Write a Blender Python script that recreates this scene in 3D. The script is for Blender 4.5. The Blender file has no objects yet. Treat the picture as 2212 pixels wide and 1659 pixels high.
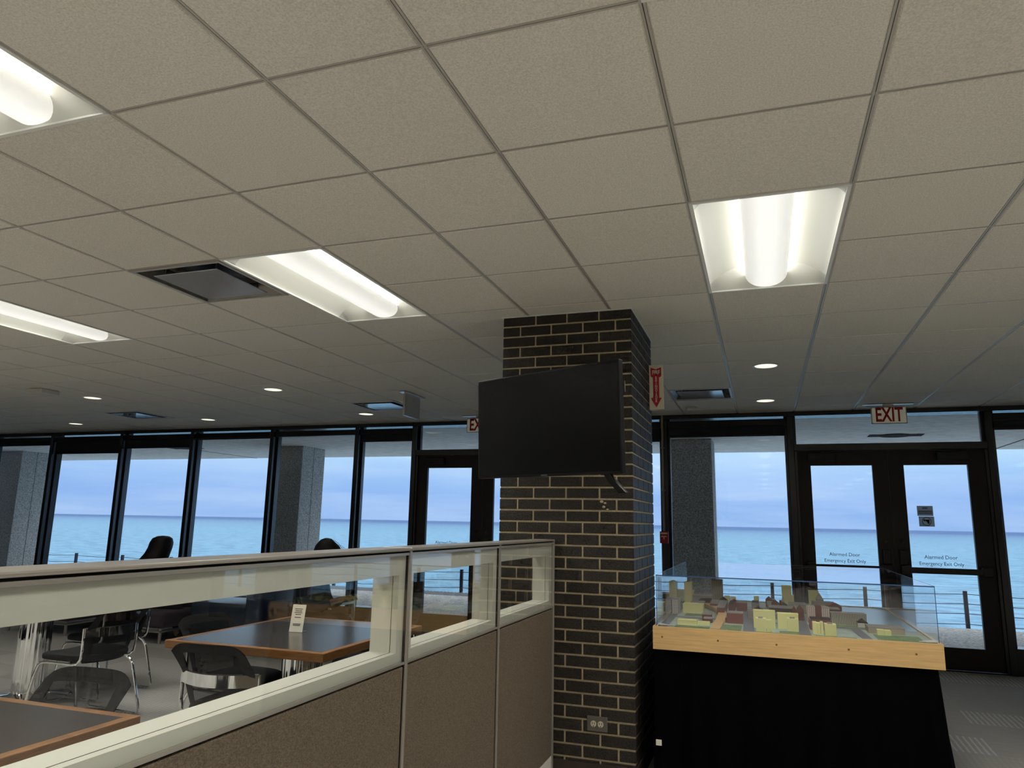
import bpy, bmesh, math, random
from mathutils import Vector, Matrix
random.seed(7)
C = bpy.context.scene.collection
SC = bpy.context.scene
H = 2.69            # ceiling height
T = 0.6096          # ceiling module
WY = 7.15           # window wall plane

# ------------------------------------------------------------------ camera
cam = bpy.data.cameras.new('camera')
camo = bpy.data.objects.new('camera', cam)
C.objects.link(camo)
yaw, pitch, roll = -0.3331, 0.1886, 0.0195
fw = Vector((math.sin(yaw)*math.cos(pitch), math.cos(yaw)*math.cos(pitch), math.sin(pitch)))
r0 = Vector((math.cos(yaw), -math.sin(yaw), 0)); u0 = r0.cross(fw)
rt = r0*math.cos(roll) + u0*math.sin(roll); up = -r0*math.sin(roll) + u0*math.cos(roll)
m = Matrix((rt, up, -fw)).transposed().to_4x4()
m.translation = Vector((1.364, -1.618, H-1.2924))
camo.matrix_world = m
cam.sensor_width = 36.0
cam.lens = 36.0*1562.25/2212.0
cam.clip_start = 0.02; cam.clip_end = 20000
SC.camera = camo

# ------------------------------------------------------------------ view and render look
vs = SC.view_settings
SC.display_settings.display_device = 'sRGB'
vs.view_transform = 'Standard'; vs.look = 'None'; vs.gamma = 1.0; vs.exposure = 0.0
vs.use_curve_mapping = False
SC.cycles.transparent_max_bounces = 32
SC.cycles.use_adaptive_sampling = True
SC.cycles.adaptive_threshold = 0.06
SC.cycles.use_light_tree = False
SC.cycles.max_bounces = 6
SC.cycles.diffuse_bounces = 3
SC.cycles.glossy_bounces = 4
SC.cycles.use_denoising = True
SC.cycles.caustics_reflective = False
SC.cycles.caustics_refractive = False
SC.cycles.adaptive_min_samples = 12
SC.cycles.sample_clamp_indirect = 6.0

# ------------------------------------------------------------------ world: overcast lake sky
TROFFER_W = 15.5
DOWN_W = 1.0
SKY = 1.12
def S(r, g, b):
    f = lambda c: (c/255/12.92) if c/255 <= .04045 else ((c/255+.055)/1.055)**2.4
    return (f(r), f(g), f(b), 1.0)
wd = bpy.data.worlds.new('sky'); SC.world = wd; wd.use_nodes = True
nt = wd.node_tree; N = nt.nodes; L = nt.links; N.clear()
out = N.new('ShaderNodeOutputWorld'); bg = N.new('ShaderNodeBackground')
tc = N.new('ShaderNodeTexCoord'); sep = N.new('ShaderNodeSeparateXYZ')
L.new(tc.outputs['Generated'], sep.inputs[0])
rmp = N.new('ShaderNodeValToRGB')
e = rmp.color_ramp.elements
e[0].position = 0.0; e[0].color = S(150, 186, 238)
e[1].position = 1.0; e[1].color = S(240, 242, 248)
for pos, col in ((.03, (147, 185, 242)), (.06, (158, 197, 247)), (.09, (182, 219, 253)), (.2, (204, 229, 253)), (.5, (228, 236, 250))):
    k = rmp.color_ramp.elements.new(pos); k.color = S(*col)
L.new(sep.outputs['Z'], rmp.inputs[0])
mp = N.new('ShaderNodeMapping'); mp.inputs['Scale'].default_value = (1.6, 1.6, 17.0)
L.new(tc.outputs['Generated'], mp.inputs[0])
nz = N.new('ShaderNodeTexNoise'); nz.inputs['Scale'].default_value = 2.1
nz.inputs['Detail'].default_value = 7; nz.inputs['Roughness'].default_value = .55
L.new(mp.outputs[0], nz.inputs[0])
cr = N.new('ShaderNodeValToRGB'); cr.color_ramp.elements[0].position = .40; cr.color_ramp.elements[1].position = .72
cr.color_ramp.elements[0].color = (0, 0, 0, 1); cr.color_ramp.elements[1].color = (.55, .55, .55, 1)
L.new(nz.outputs[0], cr.inputs[0])
mx = N.new('ShaderNodeMixRGB'); mx.inputs[2].default_value = S(200, 224, 254)
L.new(cr.outputs[0], mx.inputs[0]); L.new(rmp.outputs[0], mx.inputs[1])
L.new(mx.outputs[0], bg.inputs[0])
# overcast sky brightens smoothly from the horizon to about three times that at the zenith
zen = N.new('ShaderNodeMapRange'); zen.inputs[1].default_value = .12; zen.inputs[2].default_value = 1.0
zen.inputs[3].default_value = SKY; zen.inputs[4].default_value = 3.0*SKY
L.new(sep.outputs['Z'], zen.inputs[0]); L.new(zen.outputs[0], bg.inputs[1])
L.new(bg.outputs[0], out.inputs[0])

# ------------------------------------------------------------------ materials
def newmat(name):
    mt = bpy.data.materials.new(name); mt.use_nodes = True
    return mt, mt.node_tree.nodes, mt.node_tree.links, mt.node_tree.nodes['Principled BSDF']
def M(name, col, rough=.6, metal=0.0, var=0.0, scale=20.0, bump=0.0, bscale=None, stretch=None, rand=0.0, spec=.5, coat=0.0):
    mt, n, l, p = newmat(name)
    p.inputs['Base Color'].default_value = col
    p.inputs['Roughness'].default_value = rough
    p.inputs['Metallic'].default_value = metal
    p.inputs['Specular IOR Level'].default_value = spec
    p.inputs['Coat Weight'].default_value = coat
    if var or bump or rand:
        tcx = n.new('ShaderNodeTexCoord'); src = tcx.outputs['Object']
        if stretch:
            mpx = n.new('ShaderNodeMapping'); mpx.inputs['Scale'].default_value = stretch
            l.new(src, mpx.inputs[0]); src = mpx.outputs[0]
        oi = n.new('ShaderNodeObjectInfo')
        if rand:
            ad = n.new('ShaderNodeVectorMath'); ad.operation = 'ADD'
            sc = n.new('ShaderNodeVectorMath'); sc.operation = 'SCALE'; sc.inputs[0].default_value = (37, 91, 53)
            l.new(oi.outputs['Random'], sc.inputs['Scale'])
            l.new(src, ad.inputs[0]); l.new(sc.outputs[0], ad.inputs[1]); src = ad.outputs[0]
        nx = n.new('ShaderNodeTexNoise'); nx.inputs['Scale'].default_value = scale; nx.inputs['Detail'].default_value = 2
        nx.inputs['Roughness'].default_value = .65
        l.new(src, nx.inputs[0])
        mr = n.new('ShaderNodeMapRange'); mr.inputs[1].default_value = .3; mr.inputs[2].default_value = .7
        mr.inputs[3].default_value = 1-var; mr.inputs[4].default_value = 1+var
        l.new(nx.outputs[0], mr.inputs[0]); val = mr.outputs[0]
        if rand:
            m2 = n.new('ShaderNodeMapRange'); m2.inputs[3].default_value = 1-rand; m2.inputs[4].default_value = 1+rand
            l.new(oi.outputs['Random'], m2.inputs[0])
            mu = n.new('ShaderNodeMath'); mu.operation = 'MULTIPLY'
            l.new(val, mu.inputs[0]); l.new(m2.outputs[0], mu.inputs[1]); val = mu.outputs[0]
        hs = n.new('ShaderNodeVectorMath'); hs.operation = 'SCALE'; hs.inputs[0].default_value = col[:3]
        l.new(val, hs.inputs['Scale']); l.new(hs.outputs[0], p.inputs['Base Color'])
        if bump:
            bp = n.new('ShaderNodeBump'); bp.inputs['Strength'].default_value = bump; bp.inputs['Distance'].default_value = .004
            if bscale:
                nb = n.new('ShaderNodeTexNoise'); nb.inputs['Scale'].default_value = bscale; nb.inputs['Detail'].default_value = 3
                l.new(src, nb.inputs[0]); l.new(nb.outputs[0], bp.inputs['Height'])
            else:
                l.new(nx.outputs[0], bp.inputs['Height'])
            l.new(bp.outputs[0], p.inputs['Normal'])
    return mt
def glassmat(name, tint, f0=.04, fs=.96, rough=0.0):
    mt, n, l, p = newmat(name); n.remove(p)
    o = n['Material Output']; tr = n.new('ShaderNodeBsdfTransparent'); gl = n.new('ShaderNodeBsdfGlossy')
    tr.inputs[0].default_value = tint; gl.inputs['Roughness'].default_value = rough; gl.inputs[0].default_value = (1, 1, 1, 1)
    lw = n.new('ShaderNodeLayerWeight'); lw.inputs[0].default_value = .5
    pw = n.new('ShaderNodeMath'); pw.operation = 'POWER'; pw.inputs[1].default_value = 5
    ml = n.new('ShaderNodeMath'); ml.operation = 'MULTIPLY_ADD'; ml.inputs[1].default_value = fs; ml.inputs[2].default_value = f0
    mxs = n.new('ShaderNodeMixShader')
    l.new(lw.outputs['Facing'], pw.inputs[0]); l.new(pw.outputs[0], ml.inputs[0]); l.new(ml.outputs[0], mxs.inputs[0])
    l.new(tr.outputs[0], mxs.inputs[1]); l.new(gl.outputs[0], mxs.inputs[2]); l.new(mxs.outputs[0], o.inputs[0])
    return mt
def emit(name, col, st):
    mt, n, l, p = newmat(name)
    p.inputs['Base Color'].default_value = col
    p.inputs['Emission Color'].default_value = col; p.inputs['Emission Strength'].default_value = st
    return mt

MT = {}
MT['tile'] = M('ceiling tile', S(226, 221, 208), .9, var=.16, scale=170, rand=.02)
MT['grid'] = M('grid metal', S(196, 190, 180), .4, .3)
MT['plenum'] = M('plenum', S(120, 114, 102), .9)
MT['white'] = M('white enamel', S(236, 236, 228), .4)
MT['offwhite'] = M('warm white paint', S(214, 210, 200), .7)
MT['brick'] = M('dark brick', S(44, 39, 33), .55, var=.9, scale=120, bump=.8, bscale=120, rand=.16)
MT['mortar'] = M('mortar', S(196, 180, 146), .9, var=.12, scale=60, bump=.4)
MT['alu'] = M('brushed silver', S(200, 196, 188), .3, .8)
MT['chrome'] = M('chrome', S(225, 225, 225), .06, 1.0)
MT['bronze'] = M('dark bronze frame', S(34, 35, 38), .25, .15, spec=1.0)
MT['bronze2'] = M('bronze anodised door', S(38, 33, 29), .42, .25)
MT['black'] = M('black plastic', S(18, 18, 20), .4)
MT['shade'] = M('roller shade fabric', S(38, 42, 50), .85)
MT['glass'] = glassmat('window glass', (.97, .985, .985, 1))
MT['pglass'] = glassmat('partition glass', (.955, .965, .955, 1), f0=.045)
MT['acrylic'] = glassmat('acrylic', (.985, .99, .995, 1))
MT['acryledge'] = M('acrylic edge', S(60, 92, 140), .15)
MT['frame'] = M('pale grey partition frame', S(232, 230, 218), .5)
MT['cap'] = M('partition trim', S(176, 170, 160), .32, .45)
MT['gap'] = M('dark shadow gap', S(14, 13, 14), .8)
MT['fabric'] = M('tan panel fabric', S(110, 98, 82), .95, var=.34, scale=150, bump=.8, stretch=(1, 1, 1.6))
MT['wood'] = M('cherry wood edge', S(142, 98, 54), .35, var=.25, scale=9, stretch=(1.5, 1.5, 22))
MT['maple'] = M('maple wood', S(226, 187, 128), .45, var=.11, scale=5, stretch=(1.2, 1.2, 22))
MT['peg'] = M('wood plug', S(128, 92, 54), .6)
MT['laminate'] = M('walnut laminate', S(64, 57, 53), .2, var=.12, scale=6, stretch=(4, 22, 4), spec=.85)
MT['cloth'] = M('black cloth', S(4, 4, 5), .95, spec=.05)
MT['seat'] = M('black upholstery', S(11, 11, 13), .85, var=.15, scale=180)
MT['screen'] = M('tv screen', S(32, 33, 35), .22, spec=.35)
MT['red'] = M('sign red', S(186, 30, 38), .5)
MT['cream'] = M('sign cream', S(232, 222, 196), .5)
MT['ink'] = M('black lettering', S(22, 24, 30), .6)
MT['notice'] = M('translucent notice paper', S(186, 186, 188), .7)
def _tr():
    mt = MT['notice']; n, l = mt.node_tree.nodes, mt.node_tree.links
    tl = n.new('ShaderNodeBsdfTranslucent'); tl.inputs[0].default_value = S(176, 176, 178); ms = n.new('ShaderNodeMixShader'); ms.inputs[0].default_value = .5
    l.new(n['Principled BSDF'].outputs[0], ms.inputs[1]); l.new(tl.outputs[0], ms.inputs[2]); l.new(ms.outputs[0], n['Material Output'].inputs[0])
_tr()
MT['greyink'] = M('grey print', S(110, 110, 112), .6)
MT['paper'] = M('paper', S(238, 234, 220), .6)
MT['steel'] = M('outlet steel', S(120, 116, 106), .4, .5)
MT['concrete'] = M('exposed aggregate concrete', S(190, 188, 184), .9, var=.5, scale=45, bump=.6)
MT['soffit'] = M('board formed concrete', S(240, 238, 234), .9, var=.34, scale=6, stretch=(1.2, 14, 4), bump=.2)
MT['deck'] = M('aggregate deck', S(168, 166, 160), .95, var=.55, scale=28, bump=.4)
MT['post'] = M('railing steel', S(52, 52, 62), .5, .4)
MT['sofa_grey'] = M('grey sofa cloth', S(84, 86, 92), .9, var=.12, scale=200)
MT['sofa_purple'] = M('plum grey sofa cloth', S(84, 74, 86), .9, var=.12, scale=200)
MT['sofa_blue'] = M('slate blue sofa vinyl', S(60, 72, 92), .3, var=.08, scale=60)
MT['hair'] = M('black hair', S(12, 11, 11), .5, var=.3, scale=50, stretch=(6, 6, 1))
MT['skin'] = M('skin', S(150, 112, 90), .6)
MT['hood'] = M('black clothing', S(16, 16, 18), .9)
MT['jacket'] = M('navy jacket', S(34, 40, 54), .85)
MT['trouser'] = M('dark trousers', S(30, 32, 40), .9)
MT['pipe'] = M('beige painted conduit', S(150, 138, 118), .5)
MT['wallpaint'] = M('warm grey wall paint', S(190, 182, 168), .85, var=.03, scale=8)
MT['base'] = M('brown vinyl base', S(62, 50, 42), .6)
MT['yellow'] = M('pale yellow model card', S(242, 238, 170), .7)
MT['mtan'] = M('tan model card', S(172, 160, 138), .7)
MT['mgrey'] = M('grey model roof', S(150, 146, 142), .7)
MT['mred'] = M('brick red model card', S(112, 54, 48), .7)
MT['mdark'] = M('dark model card', S(58, 52, 54), .95, spec=.1)
MT['mgreen'] = M('model lawn', S(122, 146, 104), .8, var=.2, scale=30)
MT['mroad'] = M('model road', S(118, 122, 128), .5)
MT['mlake'] = M('model lake', S(150, 186, 206), .25)
MT['mground'] = M('model ground', S(176, 192, 182), .5, var=.12, scale=14)
MT['mesh'] = None

def mesh_fabric():
    mt, n, l, p = newmat('see-through mesh'); p.inputs['Base Color'].default_value = S(14, 13, 13); p.inputs['Roughness'].default_value = .9; p.inputs['Specular IOR Level'].default_value = .2
    o = n['Material Output']; tr = n.new('ShaderNodeBsdfTransparent'); mxs = n.new('ShaderNodeMixShader'); mxs.inputs[0].default_value = .72
    l.new(tr.outputs[0], mxs.inputs[1]); l.new(p.outputs[0], mxs.inputs[2]); l.new(mxs.outputs[0], o.inputs[0])
    return mt
MT['mesh'] = mesh_fabric()

def carpet():
    mt, n, l, p = newmat('striped carpet'); p.inputs['Roughness'].default_value = .95; p.inputs['Specular IOR Level'].default_value = .1
    t = n.new('ShaderNodeTexCoord'); mpx = n.new('ShaderNodeMapping')
    mpx.inputs['Rotation'].default_value = (0, 0, .05)
    l.new(t.outputs['Object'], mpx.inputs[0])
    br = n.new('ShaderNodeTexBrick'); br.inputs['Scale'].default_value = 1; br.inputs['Brick Width'].default_value = .95
    br.inputs['Row Height'].default_value = .42; br.inputs['Mortar Size'].default_value = 0
    br.inputs['Color1'].default_value = (0, 0, 0, 1); br.inputs['Color2'].default_value = (1, 1, 1, 1); br.offset = .37; br.squash = 1
    l.new(mpx.outputs[0], br.inputs[0])
    mp2 = n.new('ShaderNodeMapping'); mp2.inputs['Rotation'].default_value = (0, 0, .03)
    l.new(t.outputs['Object'], mp2.inputs[0])
    wv = n.new('ShaderNodeTexWave'); wv.inputs['Scale'].default_value = 8.6; wv.inputs['Distortion'].default_value = 1.2; wv.inputs['Detail'].default_value = 1
    l.new(mp2.outputs[0], wv.inputs[0])
    gt = n.new('ShaderNodeMapRange'); gt.inputs[1].default_value = .50; gt.inputs[2].default_value = .62
    l.new(br.outputs[0], gt.inputs[0])
    mp3 = n.new('ShaderNodeMapping'); mp3.inputs['Scale'].default_value = (3, 34, 1)
    l.new(mpx.outputs[0], mp3.inputs[0])
    fz = n.new('ShaderNodeTexNoise'); fz.inputs['Scale'].default_value = 2.0; fz.inputs['Detail'].default_value = 4
    l.new(mp3.outputs[0], fz.inputs[0])
    gz = n.new('ShaderNodeTexNoise'); gz.inputs['Scale'].default_value = 320
    l.new(t.outputs['Object'], gz.inputs[0])
    mu = n.new('ShaderNodeMath'); mu.operation = 'MULTIPLY'; wr = n.new('ShaderNodeMapRange'); wr.inputs[1].default_value = .45; wr.inputs[2].default_value = .95; wr.inputs[4].default_value = .75; l.new(wv.outputs['Fac'], wr.inputs[0]); l.new(wr.outputs[0], mu.inputs[0]); l.new(gt.outputs[0], mu.inputs[1])
    r1 = n.new('ShaderNodeMixRGB'); r1.inputs[1].default_value = S(172, 169, 165); r1.inputs[2].default_value = S(204, 201, 197)
    l.new(fz.outputs[0], r1.inputs[0])
    r2 = n.new('ShaderNodeMixRGB'); r2.inputs[2].default_value = S(232, 231, 229)
    l.new(mu.outputs[0], r2.inputs[0]); l.new(r1.outputs[0], r2.inputs[1])
    r3 = n.new('ShaderNodeMixRGB'); r3.blend_type = 'MULTIPLY'; r3.inputs[0].default_value = .22
    l.new(r2.outputs[0], r3.inputs[1]); l.new(gz.outputs[0], r3.inputs[2])
    l.new(r3.outputs[0], p.inputs['Base Color'])
    bp = n.new('ShaderNodeBump'); bp.inputs['Strength'].default_value = .5; bp.inputs['Distance'].default_value = .003
    return mt
MT['carpet'] = carpet()

def sea():
    mt, n, l, p = newmat('lake water'); p.inputs['Roughness'].default_value = .5; p.inputs['Specular IOR Level'].default_value = .1
    t = n.new('ShaderNodeTexCoord'); mpx = n.new('ShaderNodeMapping'); mpx.inputs['Scale'].default_value = (.10, .20, 1)
    l.new(t.outputs['Object'], mpx.inputs[0])
    nx = n.new('ShaderNodeTexNoise'); nx.inputs['Scale'].default_value = 3; nx.inputs['Detail'].default_value = 9; nx.inputs['Roughness'].default_value = .62
    l.new(mpx.outputs[0], nx.inputs[0])
    rp = n.new('ShaderNodeValToRGB'); rp.color_ramp.elements[0].position = .38; rp.color_ramp.elements[1].position = .56
    rp.color_ramp.elements[0].color = S(74, 110, 132); rp.color_ramp.elements[1].color = S(104, 146, 168)
    l.new(nx.outputs[0], rp.inputs[0])
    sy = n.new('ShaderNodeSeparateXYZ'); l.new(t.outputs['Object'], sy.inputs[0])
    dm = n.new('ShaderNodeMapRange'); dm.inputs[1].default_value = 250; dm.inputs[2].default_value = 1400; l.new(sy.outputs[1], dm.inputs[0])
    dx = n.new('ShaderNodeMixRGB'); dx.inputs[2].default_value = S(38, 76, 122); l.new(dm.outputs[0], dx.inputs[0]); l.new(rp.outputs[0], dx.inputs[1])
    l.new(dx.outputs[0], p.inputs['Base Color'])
    bp = n.new('ShaderNodeBump'); bp.inputs['Strength'].default_value = .35; bp.inputs['Distance'].default_value = .25
    l.new(nx.outputs[0], bp.inputs['Height']); l.new(bp.outputs[0], p.inputs['Normal'])
    return mt
MT['sea'] = sea()

def gridcard(name, wall, win, bw, bh, mortar):
    mt, n, l, p = newmat(name); p.inputs['Roughness'].default_value = .7
    t = n.new('ShaderNodeTexCoord'); sx = n.new('ShaderNodeSeparateXYZ'); l.new(t.outputs['Object'], sx.inputs[0])
    ad = n.new('ShaderNodeMath'); ad.operation = 'ADD'; l.new(sx.outputs[0], ad.inputs[0]); l.new(sx.outputs[1], ad.inputs[1])
    cb = n.new('ShaderNodeCombineXYZ'); l.new(ad.outputs[0], cb.inputs[0]); l.new(sx.outputs[2], cb.inputs[1])
    br = n.new('ShaderNodeTexBrick'); br.offset = 0; br.inputs['Scale'].default_value = 1; br.inputs['Brick Width'].default_value = bw
    br.inputs['Row Height'].default_value = bh; br.inputs['Mortar Size'].default_value = mortar; br.inputs['Mortar Smooth'].default_value = 0
    br.inputs['Color1'].default_value = win; br.inputs['Color2'].default_value = win; br.inputs['Mortar'].default_value = wall
    l.new(cb.outputs[0], br.inputs[0])
    ge = n.new('ShaderNodeNewGeometry'); sn = n.new('ShaderNodeSeparateXYZ'); l.new(ge.outputs['True Normal'], sn.inputs[0])
    gtm = n.new('ShaderNodeMath'); gtm.operation = 'GREATER_THAN'; gtm.inputs[1].default_value = .5; l.new(sn.outputs[2], gtm.inputs[0])
    mxr = n.new('ShaderNodeMixRGB'); l.new(gtm.outputs[0], mxr.inputs[0]); l.new(br.outputs[0], mxr.inputs[1]); mxr.inputs[2].default_value = S(150, 146, 142)
    l.new(mxr.outputs[0], p.inputs['Base Color'])
    return mt
MT['g_tan'] = gridcard('tan tower windows', S(176, 166, 146), S(110, 104, 92), .007, .30, .0022)
MT['g_red'] = gridcard('red windows', S(132, 64, 58), S(96, 70, 68), .012, .010, .0032)
MT['g_hotel'] = gridcard('hotel windows', S(216, 204, 196), S(140, 70, 64), .011, .009, .0024)
MT['g_strip'] = gridcard('striped windows', S(176, 168, 150), S(86, 86, 84), .009, .3, .0030)
MT['g_white'] = gridcard('white block windows', S(206, 204, 204), S(124, 74, 74), .012, .010, .0032)

def lensmat():
    mt, n, l, p = newmat('lamp lens'); p.inputs['Base Color'].default_value = S(240, 240, 232); p.inputs['Roughness'].default_value = .4
    t = n.new('ShaderNodeTexCoord'); sx = n.new('ShaderNodeSeparateXYZ'); l.new(t.outputs['Object'], sx.inputs[0])
    ab = n.new('ShaderNodeMath'); ab.operation = 'ABSOLUTE'; l.new(sx.outputs[0], ab.inputs[0])
    mr = n.new('ShaderNodeMapRange'); mr.inputs[1].default_value = .03; mr.inputs[2].default_value = .11; mr.inputs[3].default_value = .86; mr.inputs[4].default_value = .52
    l.new(ab.outputs[0], mr.inputs[0])
    wv = n.new('ShaderNodeTexWave'); wv.inputs['Scale'].default_value = 30; wv.bands_direction = 'Y'; l.new(t.outputs['Object'], wv.inputs[0])
    m2 = n.new('ShaderNodeMapRange'); m2.inputs[3].default_value = .93; m2.inputs[4].default_value = 1.0; l.new(wv.outputs['Fac'], m2.inputs[0])
    mu = n.new('ShaderNodeMath'); mu.operation = 'MULTIPLY'; l.new(mr.outputs[0], mu.inputs[0]); l.new(m2.outputs[0], mu.inputs[1])
    p.inputs['Emission Color'].default_value = (1, .985, .93, 1)
    l.new(mu.outputs[0], p.inputs['Emission Strength'])
    return mt
MT['lens'] = lensmat()
MT['tube'] = emit('lamp glow', (1, .985, .93, 1), 9.0)
MT['down'] = emit('downlight lens', (1, .93, .76, 1), 1.1)
MT['exitface'] = emit('exit sign face', S(214, 212, 190), .12)

for k_ in ('lens', 'down', 'exitface'): MT[k_].cycles.emission_sampling = 'NONE'
# --- mesh helpers
class MB:
    def __init__(s): s.v = []; s.f = []
    def box(s, x0, x1, y0, y1, z0, z1):
        b = len(s.v)
        s.v += [(x0,y0,z0),(x1,y0,z0),(x1,y1,z0),(x0,y1,z0),(x0,y0,z1),(x1,y0,z1),(x1,y1,z1),(x0,y1,z1)]
        s.f += [(b,b+3,b+2,b+1),(b+4,b+5,b+6,b+7),(b,b+1,b+5,b+4),(b+1,b+2,b+6,b+5),(b+2,b+3,b+7,b+6),(b+3,b,b+4,b+7)]
        return s
    def prism(s, poly, a0, a1, axis='y'):
        b = len(s.v); n = len(poly)
        for a in (a0, a1):
            for p in poly:
                s.v.append({'y': (p[0], a, p[1]), 'x': (a, p[0], p[1]), 'z': (p[0], p[1], a)}[axis])
        s.f.append(tuple(b+i for i in range(n))); s.f.append(tuple(b+2*n-1-i for i in range(n)))
        for i in range(n):
            j = (i+1) % n; s.f.append((b+j, b+i, b+n+i, b+n+j))
        return s
    def tube(s, path, r, n=8, caps=True, rx=None):
        P = [Vector(p) for p in path]; b = len(s.v); prev = None
        for i, p in enumerate(P):
            d = (P[min(i+1, len(P)-1)] - P[max(i-1, 0)]).normalized()
            if prev is None:
                a = d.orthogonal().normalized()
            else:
                a = (prev - d*prev.dot(d))
                a = a.normalized() if a.length > 1e-6 else d.orthogonal().normalized()
            prev = a; c = d.cross(a)
            rr = r[i] if isinstance(r, (list, tuple)) else r
            for k in range(n):
                t = 2*math.pi*k/n; s.v.append(tuple(p + a*(rr*math.cos(t)) + c*(rr*math.sin(t))))
        for i in range(len(P)-1):
            for k in range(n):
                k2 = (k+1) % n; s.f.append((b+i*n+k, b+i*n+k2, b+(i+1)*n+k2, b+(i+1)*n+k))
        if caps:
            s.f.append(tuple(b+n-1-k for k in range(n))); e_ = b+(len(P)-1)*n; s.f.append(tuple(e_+k for k in range(n)))
        return s
    def lathe(s, prof, cx=0, cy=0, n=32, lobes=0, amp=0.0):
        b = len(s.v)
        for (r, z) in prof:
            for k in range(n):
                t = 2*math.pi*k/n; rr = r*(1+amp*math.cos(lobes*t)) if lobes else r
                s.v.append((cx+rr*math.cos(t), cy+rr*math.sin(t), z))
        for i in range(len(prof)-1):
            for k in range(n):
                k2 = (k+1) % n; s.f.append((b+i*n+k, b+i*n+k2, b+(i+1)*n+k2, b+(i+1)*n+k))
        s.f.append(tuple(b+n-1-k for k in range(n))); e_ = b+(len(prof)-1)*n; s.f.append(tuple(e_+k for k in range(n)))
        return s
    def surf(s, rows, closed=False):
        b = len(s.v); n = len(rows[0])
        for r in rows: s.v += [tuple(p) for p in r]
        for i in range(len(rows)-1):
            for k in range(n-1 if not closed else n):
                k2 = (k+1) % n; s.f.append((b+i*n+k, b+i*n+k2, b+(i+1)*n+k2, b+(i+1)*n+k))
        return s
    def ell(s, c, r, nu=16, nv=10, rot=None):
        b = len(s.v); c = Vector(c)
        for i in range(nv+1):
            ph = math.pi*i/nv
            for k in range(nu):
                t = 2*math.pi*k/nu
                q = Vector((r[0]*math.sin(ph)*math.cos(t), r[1]*math.sin(ph)*math.sin(t), r[2]*math.cos(ph)))
                if rot: q = rot @ q
                s.v.append(tuple(c+q))
        for i in range(nv):
            for k in range(nu):
                k2 = (k+1) % nu; s.f.append((b+i*nu+k, b+(i+1)*nu+k, b+(i+1)*nu+k2, b+i*nu+k2))
        return s
    def data(s, name, mat, inv=None, bevel=0, smooth=False, seg=2):
        me = bpy.data.meshes.new(name)
        vv = [tuple(inv @ Vector(p)) for p in s.v] if inv is not None else s.v
        me.from_pydata(vv, [], s.f)
        bm = bmesh.new(); bm.from_mesh(me)
        bmesh.ops.remove_doubles(bm, verts=bm.verts, dist=1e-6)
        bmesh.ops.recalc_face_normals(bm, faces=bm.faces)
        if bevel:
            es = [e_ for e_ in bm.edges if len(e_.link_faces) == 2 and e_.calc_face_angle(0) > .5]
            bmesh.ops.bevel(bm, geom=es, offset=bevel, segments=seg, affect='EDGES', profile=.5, clamp_overlap=True)
        bm.to_mesh(me); bm.free()
        if smooth:
            me.polygons.foreach_set('use_smooth', [True]*len(me.polygons))
            me.set_sharp_from_angle(angle=math.radians(42))
        if mat: me.materials.append(MT[mat] if isinstance(mat, str) else mat)
        return me
    def build(s, name, mat, parent=None, bevel=0, smooth=False, local=False, seg=2):
        inv = None
        if parent is not None and not local: inv = ROOTM[rootname(parent)].inverted()
        o = bpy.data.objects.new(name, s.data(name, mat, inv, bevel, smooth, seg))
        C.objects.link(o)
        if parent is not None: o.parent = parent
        else: ROOTM[o.name] = Matrix()
        return o
ROOTM = {}
def rootname(o):
    while o.parent is not None: o = o.parent
    return o.name
def tag(o, label=None, cat=None, group=None, kind=None):
    if label: o['label'] = label
    if cat: o['category'] = cat
    if group: o['group'] = group
    if kind: o['kind'] = kind
    return o
def thing(name, label, cat, loc=(0, 0, 0), rz=0.0, group=None, rx=0.0, kind=None):
    o = bpy.data.objects.new(name, None); C.objects.link(o)
    o.empty_display_size = .05
    o.location = loc; o.rotation_euler = (rx, 0, rz)
    ROOTM[o.name] = Matrix.Translation(loc) @ Matrix.Rotation(rz, 4, 'Z') @ Matrix.Rotation(rx, 4, 'X')
    return tag(o, label, cat, group, kind)
def copy_tree(o, parent=None):
    c = o.copy(); C.objects.link(c); c.parent = parent
    for ch in list(o.children): copy_tree(ch, c)
    return c
def inst(name, me, parent, loc=(0, 0, 0), rot=(0, 0, 0)):
    o = bpy.data.objects.new(name, me); C.objects.link(o); o.parent = parent; o.location = loc; o.rotation_euler = rot
    return o
def text_data(name, body, size, mat, mtx, align='CENTER', extrude=.0004, sx=1.0, bold=0.0, spacing=1.0):
    cu = bpy.data.curves.new(name, 'FONT'); cu.body = body; cu.size = size; cu.align_x = align; cu.align_y = 'CENTER'
    cu.extrude = extrude; cu.offset = bold; cu.resolution_u = 4; cu.space_character = spacing
    to = bpy.data.objects.new(name+'_tmp', cu); C.objects.link(to)
    dg = bpy.context.evaluated_depsgraph_get(); dg.update()
    me = bpy.data.meshes.new_from_object(to.evaluated_get(dg))
    bpy.data.objects.remove(to); bpy.data.curves.remove(cu)
    me.name = name
    me.transform(mtx @ Matrix.Diagonal((sx, 1, 1, 1)))
    me.materials.clear(); me.materials.append(MT[mat])
    return me
def text(name, body, size, mat, mtx, parent, **kw):
    o = bpy.data.objects.new(name, text_data(name, body, size, mat, ROOTM[rootname(parent)].inverted() @ mtx, **kw)); C.objects.link(o); o.parent = parent
    return o
# text plane standing in the xz plane, read from -y
FRONT = Matrix.Rotation(math.pi/2, 4, 'X')
def at(x, y, z): return Matrix.Translation((x, y, z)) @ FRONT
def arc(cx, cz, r, a0, a1, n): return [(cx+r*math.cos(a0+(a1-a0)*i/n), cz+r*math.sin(a0+(a1-a0)*i/n)) for i in range(n+1)]

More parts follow.
